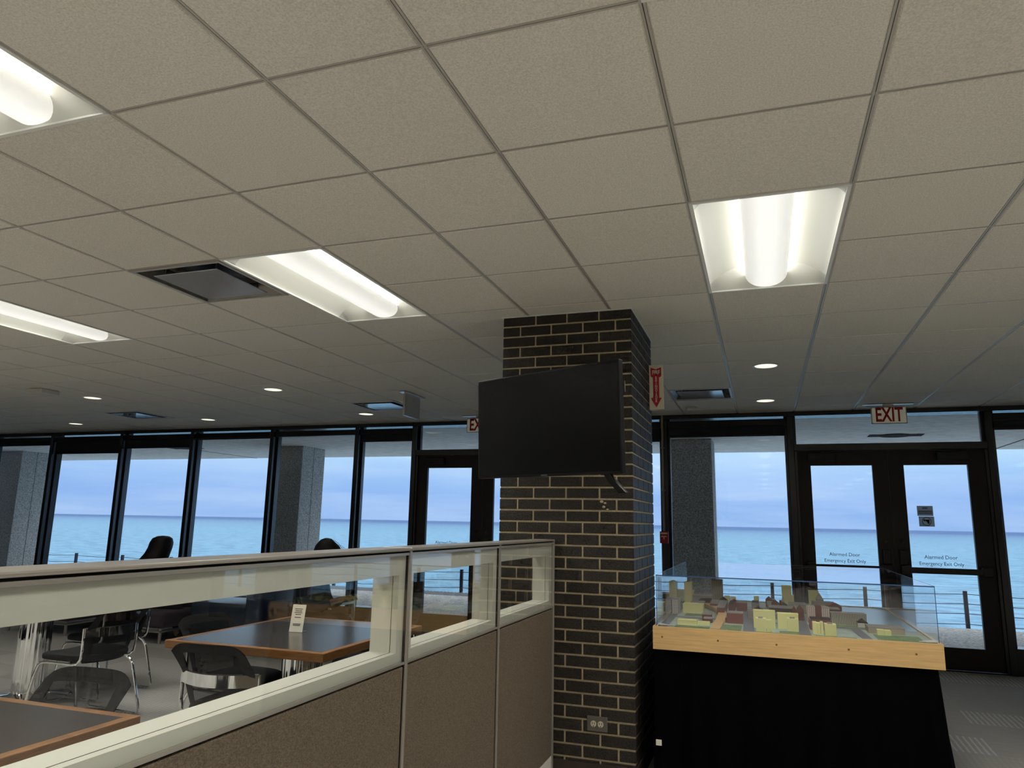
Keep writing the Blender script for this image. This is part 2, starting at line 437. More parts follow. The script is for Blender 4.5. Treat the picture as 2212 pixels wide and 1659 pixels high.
# ================================================================== SETTING
def struct(o): o['kind'] = 'structure'; return o
floor = struct(MB().box(-17, 9.2, -16.2, WY+.12, -.12, 0).build('floor', 'carpet'))
tag(floor, 'grey brown carpet with diagonal striped patches', 'floor')
wb = struct(MB().box(-17, 9.2, -16.2, -16.0, 0, H+.1).build('wall_back', 'wallpaint')); tag(wb, 'plain warm grey wall behind the viewer', 'wall')
wl = struct(MB().box(-17.2, -17, -16.2, WY+.1, 0, H+.1).build('wall_left', 'wallpaint')); tag(wl, 'plain warm grey wall at the far left end', 'wall')
wr = struct(MB().box(9.2, 9.4, -16.2, WY+.1, 0, H+.1).build('wall_right', 'wallpaint')); tag(wr, 'plain warm grey wall at the far right end', 'wall')

# ---- ceiling: tiles in a slotted metal grid
ceil = struct(MB().box(-17, 9.2, -16.2, WY+.05, H+.15, H+.2).build('ceiling', 'plenum'))
tag(ceil, 'suspended ceiling of square beige acoustic tiles in a metal grid', 'ceiling')
def colx(c): return c*T if c <= 0 else (.8598*T if c == 1 else (c-.148)*T)
cols = list(range(-28, 16)); rows = list(range(-26, 12))
def rowy(r): return min(r*T, WY-.0)
TROFF = [(-6, 2), (-2, 2), (2, 2), (6, 2), (-10, 2), (-6, -2), (-2, -2), (2, -2), (6, -2), (-10, -2), (-6, -6), (-2, -6), (2, -6), (6, -6), (-10, -6), (10, -2), (-6, -10), (-2, -10), (2, -10), (6, -10), (-6, -14), (-2, -14), (2, -14), (6, -14), (-2, -18), (2, -18), (6, -18), (-6, -18)]
VENTS = [(-3, 2), (1, 9), (-11, 9), (-5, 9)]
skip = set()
for c, r in TROFF: skip |= {(c, r), (c, r+1)}
for c, r in VENTS: skip.add((c, r))
G = .009; CH = .005
def tile_mesh(w, d):
    hx, hy = w/2-G, d/2-G
    mb = MB(); mb.v = [(-hx+CH,-hy+CH,0),(hx-CH,-hy+CH,0),(hx-CH,hy-CH,0),(-hx+CH,hy-CH,0),(-hx,-hy,CH),(hx,-hy,CH),(hx,hy,CH),(-hx,hy,CH),(-hx,-hy,.02),(hx,-hy,.02),(hx,hy,.02),(-hx,hy,.02)]
    mb.f = [(0,3,2,1)] + [(i,(i+1)%4,(i+1)%4+4,i+4) for i in range(4)] + [(i+4,(i+1)%4+4,(i+1)%4+8,i+8) for i in range(4)] + [(8,9,10,11)]
    return mb
tcache = {}; rest = MB()
for c in cols:
    for r in rows:
        if (c, r) in skip: continue
        x0, x1, y0, y1 = colx(c), colx(c+1), rowy(r), rowy(r+1)
        if y1-y0 < .05: continue
        near = -12 <= c <= 6 and r >= -2
        inview = near and (r >= -1) and not (c < -5 and r < 2) and not (c < -8 and r < 4)
        if inview:
            key = (round(x1-x0, 3), round(y1-y0, 3))
            if key not in tcache: tcache[key] = tile_mesh(*key).data('ceiling_tile', 'tile')
            inst('ceiling_tile', tcache[key], ceil, ((x0+x1)/2, (y0+y1)/2, H))
        else:
            tm = tile_mesh(x1-x0, y1-y0); b = len(rest.v)
            rest.v += [(p[0]+(x0+x1)/2, p[1]+(y0+y1)/2, p[2]+H) for p in tm.v]; rest.f += [tuple(i+b for i in f) for f in tm.f]
o = rest.build('ceiling_tile_field', 'tile', ceil); o['kind'] = 'stuff'
runner = {}
def runner_mesh(ln, axis):
    mb = MB()
    for a, b_ in ((-.0085, -.0012), (.0012, .0085)):
        if axis == 'y': mb.box(a, b_, 0, ln, .0028, .012)
        else: mb.box(0, ln, a, b_, .0034, .0125)
    return mb.data('grid_runner', 'grid')
ry = runner_mesh(16.2+WY, 'y')
for c in cols + [16]:
    if -14 <= c <= 7: inst('grid_runner', ry, ceil, (colx(c), -16.2, H))
seg_cache = {}
for r in range(-26, 12):
    cuts = sorted((colx(c), colx(c+1)) for c, q in TROFF if q+1 == r)
    x = -17.0
    for a, b_ in cuts + [(9.2, 9.2)]:
        ln = round(a-x, 3)
        if ln > .05:
            if ln not in seg_cache: seg_cache[ln] = runner_mesh(ln, 'x')
            inst('grid_runner', seg_cache[ln], ceil, (x, r*T, H))
        x = b_

# ---- brick pillar
PX0, PX1, PY0, PY1 = -.165, .655, 2.615, 3.435
pil = thing('brick_pillar', 'square pillar of dark brown bricks with tan mortar holding the television', 'pillar', (0, 0, 0))
MB().box(PX0+.004, PX1-.004, PY0+.004, PY1-.004, 0, H-.001).build('mortar_core', 'mortar', pil)
BH, BJ, CO, BL = .0577, .0100, .0677, .2032
ncourse = int(H/CO)
bm_cache = {}; hidden = MB()
def brick_mesh(w, d, h):
    key = (round(w, 4), round(d, 4), round(h, 4))
    if key not in bm_cache: bm_cache[key] = MB().box(-w/2, w/2, -d/2, d/2, 0, h).data('brick', 'brick', bevel=.0018, seg=1)
    return bm_cache[key]
nb = 0
def brick(x0, x1, y0, y1, z0, h, show=True):
    global nb
    if show:
        nb += 1
        inst('brick', brick_mesh(x1-x0, y1-y0, h), pil, ((x0+x1)/2, (y0+y1)/2, z0))
    else: hidden.box(x0, x1, y0, y1, z0, z0+h)
PW = PX1-PX0; HB = .0916
for i in range(ncourse+1):
    ztop = H - .004 - i*CO; z0 = ztop - BH
    if z0 < .1: z0 = max(z0, .0)
    h = ztop - z0
    if h < .02: continue
    A = i % 2 == 0
    # front face (seen), read from the right corner
    edges = []
    x = PX1
    first = BL-BJ if A else HB
    while x > PX0+.02:
        w = min(first, x-PX0)
        if x-w-BJ-PX0 < .02: w = x-PX0
        edges.append((x-w, x)); x -= w+BJ; first = BL-BJ
    for j, (a, b_) in enumerate(edges):
        d = HB if j else (HB if A else BL-BJ)
        zc = z0
        hid_tv = (1.72 < zc < 2.12 and a > -.03 and b_ < .50)
        hid_part = (zc < .86 and b_ < .16) or (zc < 1.0 and b_ < -.02)
        brick(a, b_, PY0, PY0+d, z0, h, not (hid_tv or hid_part))
    # right face
    y = PY0 + (HB if A else BL-BJ) + BJ
    while y < PY1-.02:
        w = min(BL-BJ, PY1-y)
        if PY1-(y+w+BJ) < .02: w = PY1-y
        hid = (z0 < .78 and y > PY0+.48)
        brick(PX1-HB, PX1, y, y+w, z0, h, not hid); y += w+BJ
    # left and rear faces, not in view
    y = PY0+HB+BJ if A else PY0+HB+BJ
    while y < PY1-HB-.02:
        w = min(BL-BJ, PY1-HB-BJ-y); hidden.box(PX0, PX0+HB, y, y+w, z0, z0+h); y += w+BJ
    x = PX0
    while x < PX1-HB-.02:
        w = min(BL-BJ, PX1-HB-BJ-x); hidden.box(x, x+w, PY1-HB, PY1, z0, z0+h); x += w+BJ
o = hidden.build('brickwork', 'brick', pil); o['kind'] = 'stuff'
tr = MB()
e_ = .012
tr.box(PX0-e_, PX1+e_, PY0-e_, PY0, H-.006, H-.0005).box(PX0-e_, PX1+e_, PY1, PY1+e_, H-.006, H-.0005)
tr.box(PX0-e_, PX0, PY0, PY1, H-.006, H-.0005).box(PX1, PX1+e_, PY0, PY1, H-.006, H-.0005)
tr.build('ceiling_trim', 'white', pil)
bb = MB().box(PX0-.006, PX1+.006, PY0-.006, PY0, 0, .10).box(PX1, PX1+.006, PY0, PY1, 0, .10)
bb.build('base_trim', 'base', pil)
ch = MB()
for dx, dz, rr in ((0, 0, .011), (.02, -.008, .008), (.012, -.03, .010), (.034, -.045, .007)):
    ch.ell((.47+dx, PY0-.001, 1.525+dz), (rr, .002, rr*.7), 8, 6)
ch.build('chipped_patch', 'mortar', pil)

# ---- window wall
ww = thing('wall_far', 'dark metal window wall facing the lake', 'wall', (0, 0, 0), kind='structure')
MUL = [-16.7, -15.3, -13.85, -12.45, -11.0, -9.6, -8.13, -6.75, -5.31, -3.91, -3.03, -1.06, -.40, .28, 1.69, 3.64, 5.06, 6.48]
DOORS = [(-3.03, -1.06), (1.69, 3.64)]
HEADZ = H-.05
hd = MB().box(-17, 6.5, WY-.06, WY+.16, HEADZ, H+.02)
hd.build('head_rail', 'bronze', ww)
for x in MUL:
    MB().box(x-.032, x+.032, WY-.045, WY+.15, 0, HEADZ).build('mullion', 'bronze', ww, bevel=.003, seg=1)
MB().box(6.5, 9.2, WY, WY+.2, 0, H+.02).build('end_panel', 'wallpaint', ww)
shades = {-9.6: .335, -8.13: .265, -6.75: .155, -5.31: .13, -3.91: .235, -1.06: .30, -.40: .30, .28: .255, 3.64: .235, 5.06: .25, -11.0: .19, -12.45: .2, -13.85: .2, -15.3: .2}
shade_lab = {-9.6: 'dark roller shade lowered furthest, second window from the left edge', -8.13: 'dark roller shade half unrolled over the window behind the long haired person',
  -6.75: 'short rolled dark shade, window right of the long haired person', -5.31: 'fully rolled dark shade above the concrete column by the second person',
  -3.91: 'dark roller shade over the narrow window left of the double doors behind the television', -1.06: 'dark roller shade hidden mostly behind the television', -.40: 'dark roller shade just right of the brick pillar',
  .28: 'dark roller shade left of the doors with the whole exit sign', 3.64: 'dark roller shade at the right edge of the view', 5.06: 'dark roller shade beyond the right edge of view',
  -11.0: 'dark roller shade on the leftmost window', -12.45: 'dark roller shade far left out of view', -13.85: 'dark roller shade in the far left corner bay', -15.3: 'dark roller shade of the last bay at left'}
wi = 0
for i in range(len(MUL)-1):
    a, b_ = MUL[i]+.032, MUL[i+1]-.032
    if any(abs(MUL[i]-d[0]) < .01 for d in DOORS): continue
    wi += 1
    w = thing('window_%d' % wi, 'tall fixed window in dark metal frame looking over the lake', 'window', ((a+b_)/2, WY, 0), kind='structure')
    fr = MB().box(a, b_, WY-.02, WY+.12, 0, .26)
    fr.box(a, b_, WY-.05, WY+.13, .235, .262)
    fr.box(a, a+.03, WY+.03, WY+.09, .26, HEADZ).box(b_-.03, b_, WY+.03, WY+.09, .26, HEADZ)
    fr.build('frame', 'bronze', w)
    MB().box(a, b_, WY+.055, WY+.063, .262, HEADZ).build('pane', 'glass', w)
    if MUL[i] in shades and MUL[i] > -14:
        s_ = thing('roller_shade', shade_lab[MUL[i]], 'shade', ((a+b_)/2, WY, HEADZ-.03), group='roller shades along the window wall')
        zb = H-shades[MUL[i]]
        zt = HEADZ-.022
        if a > 4: zt = HEADZ-.03
        MB().box(a+.012, b_-.012, WY-.035, WY+.035, zt-.075, zt).build('cassette', 'black', s_, bevel=.006)
        if zb < zt-.08:
            MB().box(a+.02, b_-.02, WY-.004, WY-.002, zb, zt-.07).build('shade_cloth', 'shade', s_)
            MB().box(a+.02, b_-.02, WY-.012, WY+.006, zb-.012, zb+.014).build('hem_bar', 'black', s_, bevel=.003)
# transoms and doors
def make_door(n, x0, x1, label):
    d = thing('door_%d' % n, label, 'door', ((x0+x1)/2, WY, 0), kind='structure')
    a, b_ = x0+.032, x1-.032; mid = (a+b_)/2
    fr = MB().box(a, b_, WY-.05, WY+.14, H-.445, H-.37)
    fr.box(a, a+.03, WY-.03, WY+.12, 0, H-.445).box(b_-.03, b_, WY-.03, WY+.12, 0, H-.445)
    fr.box(a, a+.03, WY+.03, WY+.09, H-.37, HEADZ).box(b_-.03, b_, WY+.03, WY+.09, H-.37, HEADZ).box(a, b_, WY-.02, WY+.12, 0, .012)
    fr.build('door_frame', 'bronze', d, bevel=.003, seg=1)
    MB().box(a+.03, b_-.03, WY+.055, WY+.062, H-.37, HEADZ).build('transom_pane', 'glass', d)
    for k, (l0, l1) in enumerate(((a+.030, mid-.0008), (mid+.0008, b_-.030))):
        g0, g1 = (l0+.135, l1-.155) if k == 0 else (l0+.15, l1-.16)
        zt, gt, gb = H-.446, H-.607, .23
        lf = MB().box(l0, g0, WY, WY+.045, .015, zt).box(g1, l1, WY, WY+.045, .015, zt)
        lf.box(g0, g1, WY, WY+.045, gt, zt).box(g0, g1, WY, WY+.045, .015, gb)
        leaf = lf.build('leaf', 'bronze2', d)
        MB().box(g0, g1, WY+.018, WY+.026, gb, gt).build('pane', 'glass', leaf)
        bz = .985
        bar = MB().box(l0+.05, l1-.05, WY-.075, WY-.035, bz-.03, bz+.03)
        bar.box(l0+.04, l0+.13, WY-.08, WY, bz-.045, bz+.045).box(l1-.13, l1-.04, WY-.08, WY, bz-.045, bz+.045)
        bar.build('push_bar', 'black', leaf, bevel=.006)
        px = l1-.075 if k == 0 else l0+.075
        MB().box(px-.035, px+.035, WY-.045, WY, bz+.05, bz+.20).build('latch_case', 'black', leaf, bevel=.006)
        cy = MB().tube([(px, WY-.012, bz+.285), (px, WY, bz+.285)], .018, 12); cy.build('lock_cylinder', 'bronze', leaf, smooth=True)
        cx = (g0+.12) if k == 0 else (g1-.15)
        cl = MB().box(cx-.14, cx+.14, WY-.07, WY, zt-.115, zt-.03)
        cl.build('closer', 'black', leaf, bevel=.008)
        arm = MB().tube([(cx, WY-.05, zt-.02), (cx+(.28 if k == 0 else -.28), WY-.03, zt+.01)], .008, 6)
        arm.build('closer_arm', 'black', leaf)
        text('lettering', 'Alarmed Door', .052, 'ink', at((g0+g1)/2-.02, WY+.016, bz+.135), leaf, sx=.98)
        text('lettering', 'Emergency Exit Only', .052, 'ink', at((g0+g1)/2-.02, WY+.016, bz+.068), leaf, sx=.93)
        if k == 1:
            sx0 = g0+.095
            MB().surf([[(sx0, WY+.012, 1.545), (sx0+.15, WY+.012, 1.545)], [(sx0, WY+.012, 1.65), (sx0+.15, WY+.012, 1.65)]]).build('notice', 'notice', leaf)
            pr = MB()
            for j, zz in enumerate((1.632, 1.622, 1.598, 1.588, 1.578, 1.568)):
                ww_ = .05 if j < 2 else .13
                pr.box(sx0+.075-ww_/2, sx0+.075+ww_/2, WY+.0100, WY+.0115, zz-.0028, zz+.0028)
            pr.build('notice_print', 'ink', leaf)
            MB().surf([[(sx0+.01, WY+.012, 1.435), (sx0+.155, WY+.012, 1.435)], [(sx0+.01, WY+.012, 1.54), (sx0+.155, WY+.012, 1.54)]]).build('notice', 'notice', leaf)
            cxx, czz = sx0+.083, 1.488
            ring = MB().tube([(cxx+.042*math.cos(t*math.pi/12), WY+.0110, czz+.042*math.sin(t*math.pi/12)) for t in range(25)], .0035, 6)
            ring.tube([(cxx-.03, WY+.0110, czz+.03), (cxx+.03, WY+.0110, czz-.03)], .003, 6)
            ring.build('prohibition_ring', 'greyink', leaf)
            gun = MB().box(cxx-.03, cxx+.026, WY+.0100, WY+.0115, czz+.004, czz+.018).box(cxx+.008, cxx+.024, WY+.0100, WY+.0115, czz-.024, czz+.005)
            gun.build('pictogram', 'ink', leaf)
    return d
make_door(1, *DOORS[0], 'dark double glass door partly behind the television and pillar')
make_door(2, *DOORS[1], 'dark double glass door under the whole exit sign at right')
# ------------------------------------------------------------------ outside
def out_struct(name, mb, mat, label, cat, bevel=0): return tag(struct(mb.build(name, mat, bevel=bevel)), label, cat)
sof = out_struct('ceiling_outside', MB().box(-30, 14, WY+.17, 11.85, H, H+.5), 'soffit', 'board marked concrete soffit over the terrace', 'ceiling')
jl = MB()
for xx in (-9.3, -2.3, 4.9): jl.box(xx-.012, xx+.012, WY+.2, 11.85, H-.004, H+.01)
jl.build('joint_strip', 'gap', sof)
for xx, yy in ((3.15, 9.6), (-9.2, 9.6), (-2.6, 9.6)):
    rc = MB().lathe([(.20, H-.012), (.20, H+.005)], xx, yy, 24); rc.build('soffit_lamp', 'mdark', sof, smooth=True)
    MB().box(xx-.34, xx+.34, yy-.12, yy+.12, H-.008, H+.002).build('lamp_plate', 'mdark', sof)
cl_lab = {-14.24: 'grey aggregate concrete column outside at the left edge', -7.22: 'grey aggregate concrete column outside, behind the second person', -.03: 'grey aggregate concrete column outside, just right of the brick pillar', 7.0: 'grey aggregate concrete column outside beyond the right edge'}
for xx, lab in cl_lab.items():
    c_ = thing('concrete_column', lab, 'column', (xx+.36, 9.96, 0), group='concrete columns of the terrace')
    MB().box(xx, xx+.70, 9.6, 10.32, -.8, H).build('shaft', 'concrete', c_, bevel=.012)
    MB().box(xx+.697, xx+.7015, 9.95, 9.958, -.05, H).build('form_joint', 'gap', c_)
dk = MB().box(-30, 14, WY+.17, 11.5, -.9, -.06).box(-30, -.6, 11.5, 12.1, -.9, -.06)
out_struct('floor_terrace', dk, 'deck', 'speckled aggregate terrace outside the windows', 'terrace')
out_struct('floor_lower_terrace', MB().box(-30, 14, 11.5, 14.2, -1.4, -.78), 'deck', 'lower terrace strip with the cable railing', 'terrace')
gr = thing('drain_grating', 'ribbed grey metal grating on the terrace beyond the left doors', 'grating', (-6, 12.8, -.06))
gm = MB().box(-9.5, -2.0, 12.1, 12.9, -.78, -.10); gm.build('grating_bed', 'mgrey', gr)
gs = MB()
for i in range(94):
    xx = -9.48+i*.08; gs.box(xx, xx+.035, 12.1, 12.9, -.10, -.07)
o = gs.build('grating_bars', 'greyink', gr); o['kind'] = 'stuff'
rl = thing('cable_railing', 'thin steel posts with sagging horizontal cables along the terrace edge', 'railing', (0, 13, -.78))
pm = MB().box(-.03, .03, -.025, .025, 0, 1.17).data('post', 'post')
xs = [4.56+1.55*i for i in range(-20, 5)]
for xx in xs: inst('post', pm, rl, (xx, 0, 0))
for zz in (.34, .18, .02, -.15, -.32, -.5):
    pts = []
    for xx in xs:
        pts.append((xx, 12.97, zz)); pts.append((xx+.775, 12.97, zz-.028))
    MB().tube(pts, .006, 5).build('cable', 'post', rl)
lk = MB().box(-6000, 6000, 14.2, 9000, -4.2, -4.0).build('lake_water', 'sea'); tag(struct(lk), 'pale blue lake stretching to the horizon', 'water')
# ================================================================== CEILING FIXTURES
def make_troffer():
    t = thing('ceiling_light', 'x', 'ceiling light', (0, 0, 0))
    W2, L2 = .296, 1.2192/2-.008
    prof = [(-W2, 0), (-W2, .012)]
    def curve(t_):  # from outer edge to lens edge
        return (-W2+.004+(W2-.115)*t_, .012+.088*math.sin(t_*math.pi*.5)**.8)
    pl = [curve(i/10) for i in range(11)]
    ptsL = [(-W2, 0)] + pl
    prof = ptsL + [(-p[0], p[1]) for p in reversed(ptsL)]
    rows_ = [[(p[0], y, p[1]) for p in prof] for y in (-L2, L2)]
    hs = MB().surf(rows_); hs.build('housing', 'white', t, local=True, smooth=True)
    for y, s in ((-L2, 1), (L2, -1)):
        ends = MB()
        # sloped arched end plates either side of the lens
        rr = [[(p[0], y, p[1]) for p in prof], [(p[0]*.985, y+s*.16*(p[1]/.1), p[1]) for p in prof]]
        b = len(ends.v); n_ = len(prof)
        ends.v += [(p[0], y, 0.0) for p in prof] + [(p[0], y+s*.10, p[1]) for p in prof]
        for i in range(n_-1): ends.f.append((b+i, b+i+1, b+n_+i+1, b+n_+i))
        ends.build('end_plate', 'white', t, local=True, smooth=True)
    ln = []
    for i in range(15):
        a = math.pi*(i/14); ln.append((-.108*math.cos(a), .062-.058*math.sin(a)))
    lz = MB().surf([[(p[0], y, p[1]) for p in ln] for y in (-L2+.012, -L2/3, L2/3, L2-.012)])
    b = len(lz.v)
    for y in (-L2+.012, L2-.012):
        b = len(lz.v); lz.v += [(p[0], y, p[1]) for p in ln]; lz.f.append(tuple(range(b, b+len(ln))))
    lz.build('lens', 'lens', t, local=True, smooth=True)
    tb = MB()
    for xx in (-.088, .088): MB().box(xx-.010, xx+.010, -L2+.05, L2-.05, .072, .096).build('lamp_tube', 'tube', t, local=True)
    fr = MB()
    fr.box(-W2-.009, -W2+.006, -L2, L2, -.0035, .004).box(W2-.006, W2+.009, -L2, L2, -.0035, .004)
    fr.box(-W2-.009, W2+.009, -L2-.009, -L2+.006, -.0035, .004).box(-W2-.009, W2+.009, L2-.006, L2+.009, -.0035, .004)
    fr.build('trim_frame', 'white', t, local=True)
    la = bpy.data.lights.new('fluorescent', 'AREA'); la.shape = 'RECTANGLE'; la.size = .5; la.size_y = 1.12; la.energy = TROFFER_W
    la.color = (1.0, .965, .885); la.spread = math.radians(118)
    lo = bpy.data.objects.new('fluorescent', la); C.objects.link(lo); lo.parent = t; lo.location = (0, 0, -.006)
    return t
tlab = {(2, 2): 'recessed fluorescent troffer at right, lens seen lengthwise with faint colour rings', (-2, 2): 'recessed fluorescent troffer touching the square air diffuser',
        (-6, 2): 'lower of the two lit troffers cut by the left edge', (-2, -2): 'large lit troffer cut by the upper left edge'}
t0 = make_troffer(); first = True
for c, r in TROFF:
    o = t0 if first else copy_tree(t0)
    first = False
    o.location = ((colx(c)+colx(c+1))/2, (r+1)*T, H)
    ccs = [-10, -6, -2, 2, 6, 10]; nth = ['first', 'second', 'third', 'fourth', 'fifth', 'sixth']
    o['label'] = tlab.get((c, r), 'lit ceiling troffer out of view, %s row behind the windows, %s from the left' % (nth[(2-r)//4], nth[ccs.index(c)]))
    o['group'] = 'fluorescent troffers' if (c, r) in tlab else 'troffers out of view'
def make_vent():
    t = thing('air_diffuser', 'x', 'air vent', (0, 0, 0))
    w = T/2-.010
    bx = MB()
    for s in (1, -1):
        bx.v += []
    inner = .212
    rim = MB().box(-w, w, -w, -w+.02, -.004, .006).box(-w, w, w-.02, w, -.004, .006).box(-w, -w+.02, -w+.02, w-.02, -.004, .006).box(w-.02, w, -w+.02, w-.02, -.004, .006)
    rim.build('rim', 'grid', t, local=True)
    co = MB().surf([[(-w+.02, -w+.02, 0), (w-.02, -w+.02, 0), (w-.02, w-.02, 0), (-w+.02, w-.02, 0)], [(-.2, -.2, .06), (.2, -.2, .06), (.2, .2, .06), (-.2, .2, .06)]], closed=True)
    co.f.append((4, 5, 6, 7)); co.build('cone', MT['vdark'], t, local=True)
    MB().box(-inner, inner, -inner, inner, -.010, -.004).build('plaque', MT['plaque'], t, local=True, bevel=.002, seg=1)
    for a in (-.17, .17):
        for b_ in (-.17, .17): MB().box(a-.004, a+.004, b_-.004, b_+.004, -.004, .06).build('hanger', 'steel', t, local=True)
    return t
MT['vdark'] = M('diffuser throat', S(120, 114, 104), .22, .75)
MT['plaque'] = M('diffuser plaque', S(186, 186, 188), .10, .35)
vlab = {(-3, 2): 'large square metal air diffuser beside a lit troffer', (1, 9): 'square metal air diffuser right of the brick pillar near the fire sign',
        (-11, 9): 'small far square air diffuser reflecting the sky at left', (-5, 9): 'far square air diffuser beside the hanging blank sign'}
v0 = make_vent(); first = True
for c, r in VENTS:
    o = v0 if first else copy_tree(v0); first = False
    o.location = ((colx(c)+colx(c+1))/2, (r+.5)*T - (.08 if r > 5 else 0), H-.001); o['label'] = vlab[(c, r)]; o['group'] = 'air diffusers'
def make_down():
    t = thing('downlight', 'x', 'downlight', (0, 0, 0))
    rg = MB().lathe([(.104, 0), (.106, -.004), (.092, -.006), (.086, -.002), (.086, 0)], n=32); rg.f = rg.f[:-2]
    rg.build('trim_ring', 'white', t, local=True, smooth=True)
    MB().lathe([(.087, -.0005), (.087, -.003)], n=32).build('lens', 'down', t, local=True)
    la = bpy.data.lights.new('lamp', 'AREA'); la.shape = 'DISK'; la.size = .17; la.energy = DOWN_W; la.color = (1, .92, .78); la.spread = math.radians(110)
    lo = bpy.data.objects.new('lamp', la); C.objects.link(lo); lo.parent = t; lo.location = (0, 0, -.008)
    return t
DL = [((1.434, 4.50), 'round downlight right of the pillar, nearer of the two'), ((1.434, 6.25), 'round downlight right of the pillar, nearer the window wall'),
      ((-3.35, 4.50), 'round downlight alone in the middle of the ceiling left of the television'), ((-5.77, 4.48), 'round downlight between the white ceiling box and the far diffuser'),
      ((-8.10, 6.25), 'leftmost round downlight close above the window wall'), ((-5.73, 6.27), 'round downlight close above the windows behind the long haired person'), ((-3.28, 6.25), 'round downlight beside the diffuser with the hanging blank sign')]
d0 = make_down()
for i, (p, lab) in enumerate(DL):
    o = d0 if i == 0 else copy_tree(d0)
    o.location = (p[0], p[1], H); o['label'] = lab; o['group'] = 'round downlights'

# exit signs
def exit_sign(x, y, label, arrowless=True):
    t = thing('exit_sign', label, 'exit sign', (x, y, H), group='red exit signs')
    w, zt, zb = .168, H-.035, H-.215
    MB().box(x-.24, x+.24, y-.03, y+.03, H-.010, H-.0005).build('canopy', 'alu', t, bevel=.003, seg=1)
    MB().box(x-.05, x+.05, y-.015, y+.015, H-.036, H-.008).build('stem', 'alu', t)
    MB().box(x-w, x+w, y-.020, y+.020, zb, zt).build('housing', 'alu', t, bevel=.004, seg=1)
    MB().box(x-w+.010, x+w-.010, y-.0225, y-.0195, zb+.010, zt-.010).build('face_plate', 'exitface', t)
    text('lettering', 'EXIT', .205, 'red', at(x, y-.0235, (zb+zt)/2), t, sx=.62, bold=.005, extrude=.0006)
    return t
exit_sign(2.645, 6.72, 'whole EXIT sign with red letters above the right double doors')
exit_sign(-1.91, 6.66, 'EXIT sign half hidden behind the television')
bs = thing('hanging_sign', 'blank pale grey back of a small sign hanging from the ceiling left of the television', 'sign', (-2.06, 5.08, H))
MB().box(-2.10, -2.02, 4.86, 5.32, H-.012, H-.0005).build('canopy', 'alu', bs, bevel=.003, seg=1)
MB().box(-2.07, -2.05, 4.93, 5.25, H-.03, H-.008).build('stem', 'alu', bs)
MB().box(-2.073, -2.047, 4.92, 5.26, H-.245, H-.03).build('panel', 'alu', bs, bevel=.003, seg=1)
ap = thing('ceiling_box', 'small white box device fixed to the ceiling at far left', 'ceiling device', (-5.86, 3.95, H))
MB().box(-5.97, -5.75, 3.84, 4.06, H-.055, H-.0005).build('case', 'offwhite', ap, bevel=.012)
MB().box(-5.87, -5.85, 3.845, 3.849, H-.045, H-.03).build('indicator', 'alu', ap)
sm = thing('smoke_detector', 'small round white detector on the ceiling below the fire extinguisher sign', 'detector', (.66, 6.55, H))
MB().lathe([(.055, H), (.055, H-.018), (.04, H-.032), (.0, H-.034)], .66, 6.55, 24).build('cover', 'offwhite', sm, smooth=True)
MB().lathe([(.062, H-.0005), (.062, H-.008)], .66, 6.55, 24).build('plate', 'offwhite', sm)

# ================================================================== ON THE PILLAR
tv = thing('television', 'black flat television mounted at an angle in front of the brick pillar', 'television', (.291, 1.998, H-.779), -.412, rx=-.042*-1)
TW, TH = .97, .556
MB().box(-TW/2, TW/2, 0, .032, -TH/2, TH/2).build('bezel', 'black', tv, local=True, bevel=.004)
MB().box(-TW/2+.010, TW/2-.010, -.0012, .0005, -TH/2+.014, TH/2-.010).build('screen', 'screen', tv, local=True)
MB().box(-TW*.34, TW*.34, .03, .062, -TH*.38, TH*.30).build('rear_cover', 'black', tv, local=True, bevel=.010)
fmb = MB()
sx_ = .395
fmb.prism([(sx_-.03, -TH/2+.004), (sx_+.01, -TH/2+.004), (sx_+.055, -TH/2-.045), (sx_+.105, -TH/2-.09), (sx_+.06, -TH/2-.092), (sx_+.01, -TH/2-.045)], .004, .030, 'y')
fmb.build('stand_foot', 'black', tv, local=True, bevel=.004)
MB().box(-.02, .02, -.0018, 0, -TH/2+.003, -TH/2+.010).build('badge', 'greyink', tv, local=True)
mnt = MB(); 
mnt.box(-.12, .12, .062, .078, -.12, .12).build('mount_plate', 'black', tv, local=True)
inv = ROOTM[tv.name].inverted()
a1 = inv @ Vector((.28, PY0-.03, H-.76)); 
am = MB().tube([(0, .075, 0), (.16, .26, .0), tuple(a1)], .022, 8); am.build('mount_arm', 'black', tv, local=True)
wp = MB().box(.18, .38, PY0-.035, PY0-.0005, H-.92, H-.60); wp.build('wall_plate', 'black', tv)
tvd = MB().box(TW/2-.006, TW/2+.006, .034, .040, TH/2-.16, TH/2-.105); tvd.build('side_port', 'steel', tv, local=True)

fs = thing('fire_sign', 'red and cream sign with a down arrow reading FIRE EXTINGUISHER on the pillar side', 'sign', (PX1, 3.36, H-.36))
fx0, fx1, fz0, fz1, fy = PX1+.0005, PX1+.096, H-.515, H-.205, 3.33
MB().prism([(fx0, fy+.003), (fx1, fy-.004), (fx1+.003, fy+.001), (fx0+.004, fy+.055), (fx0, fy+.055)], fz0, fz1, 'z').build('panel', 'cream', fs)
ym = fy-.0022; cxm = (fx0+fx1)/2
ar = MB()
zt_, zb_ = fz1-.018, fz0+.012
ar.prism([(cxm-.036, zt_), (cxm, zt_-.014), (cxm+.036, zt_), (cxm+.036, zt_-.062), (cxm+.020, zt_-.072), (cxm+.020, zb_+.066), (cxm+.036, zb_+.066), (cxm, zb_), (cxm-.036, zb_+.066), (cxm-.020, zb_+.066), (cxm-.020, zt_-.072), (cxm-.036, zt_-.062)], ym-.002, ym, 'y')
ar.build('arrow', 'red', fs)
def wtext(name, body, size, mat, x, y, z, parent, **kw):
    return text(name, body, size, mat, at(x, y, z), parent, **kw)
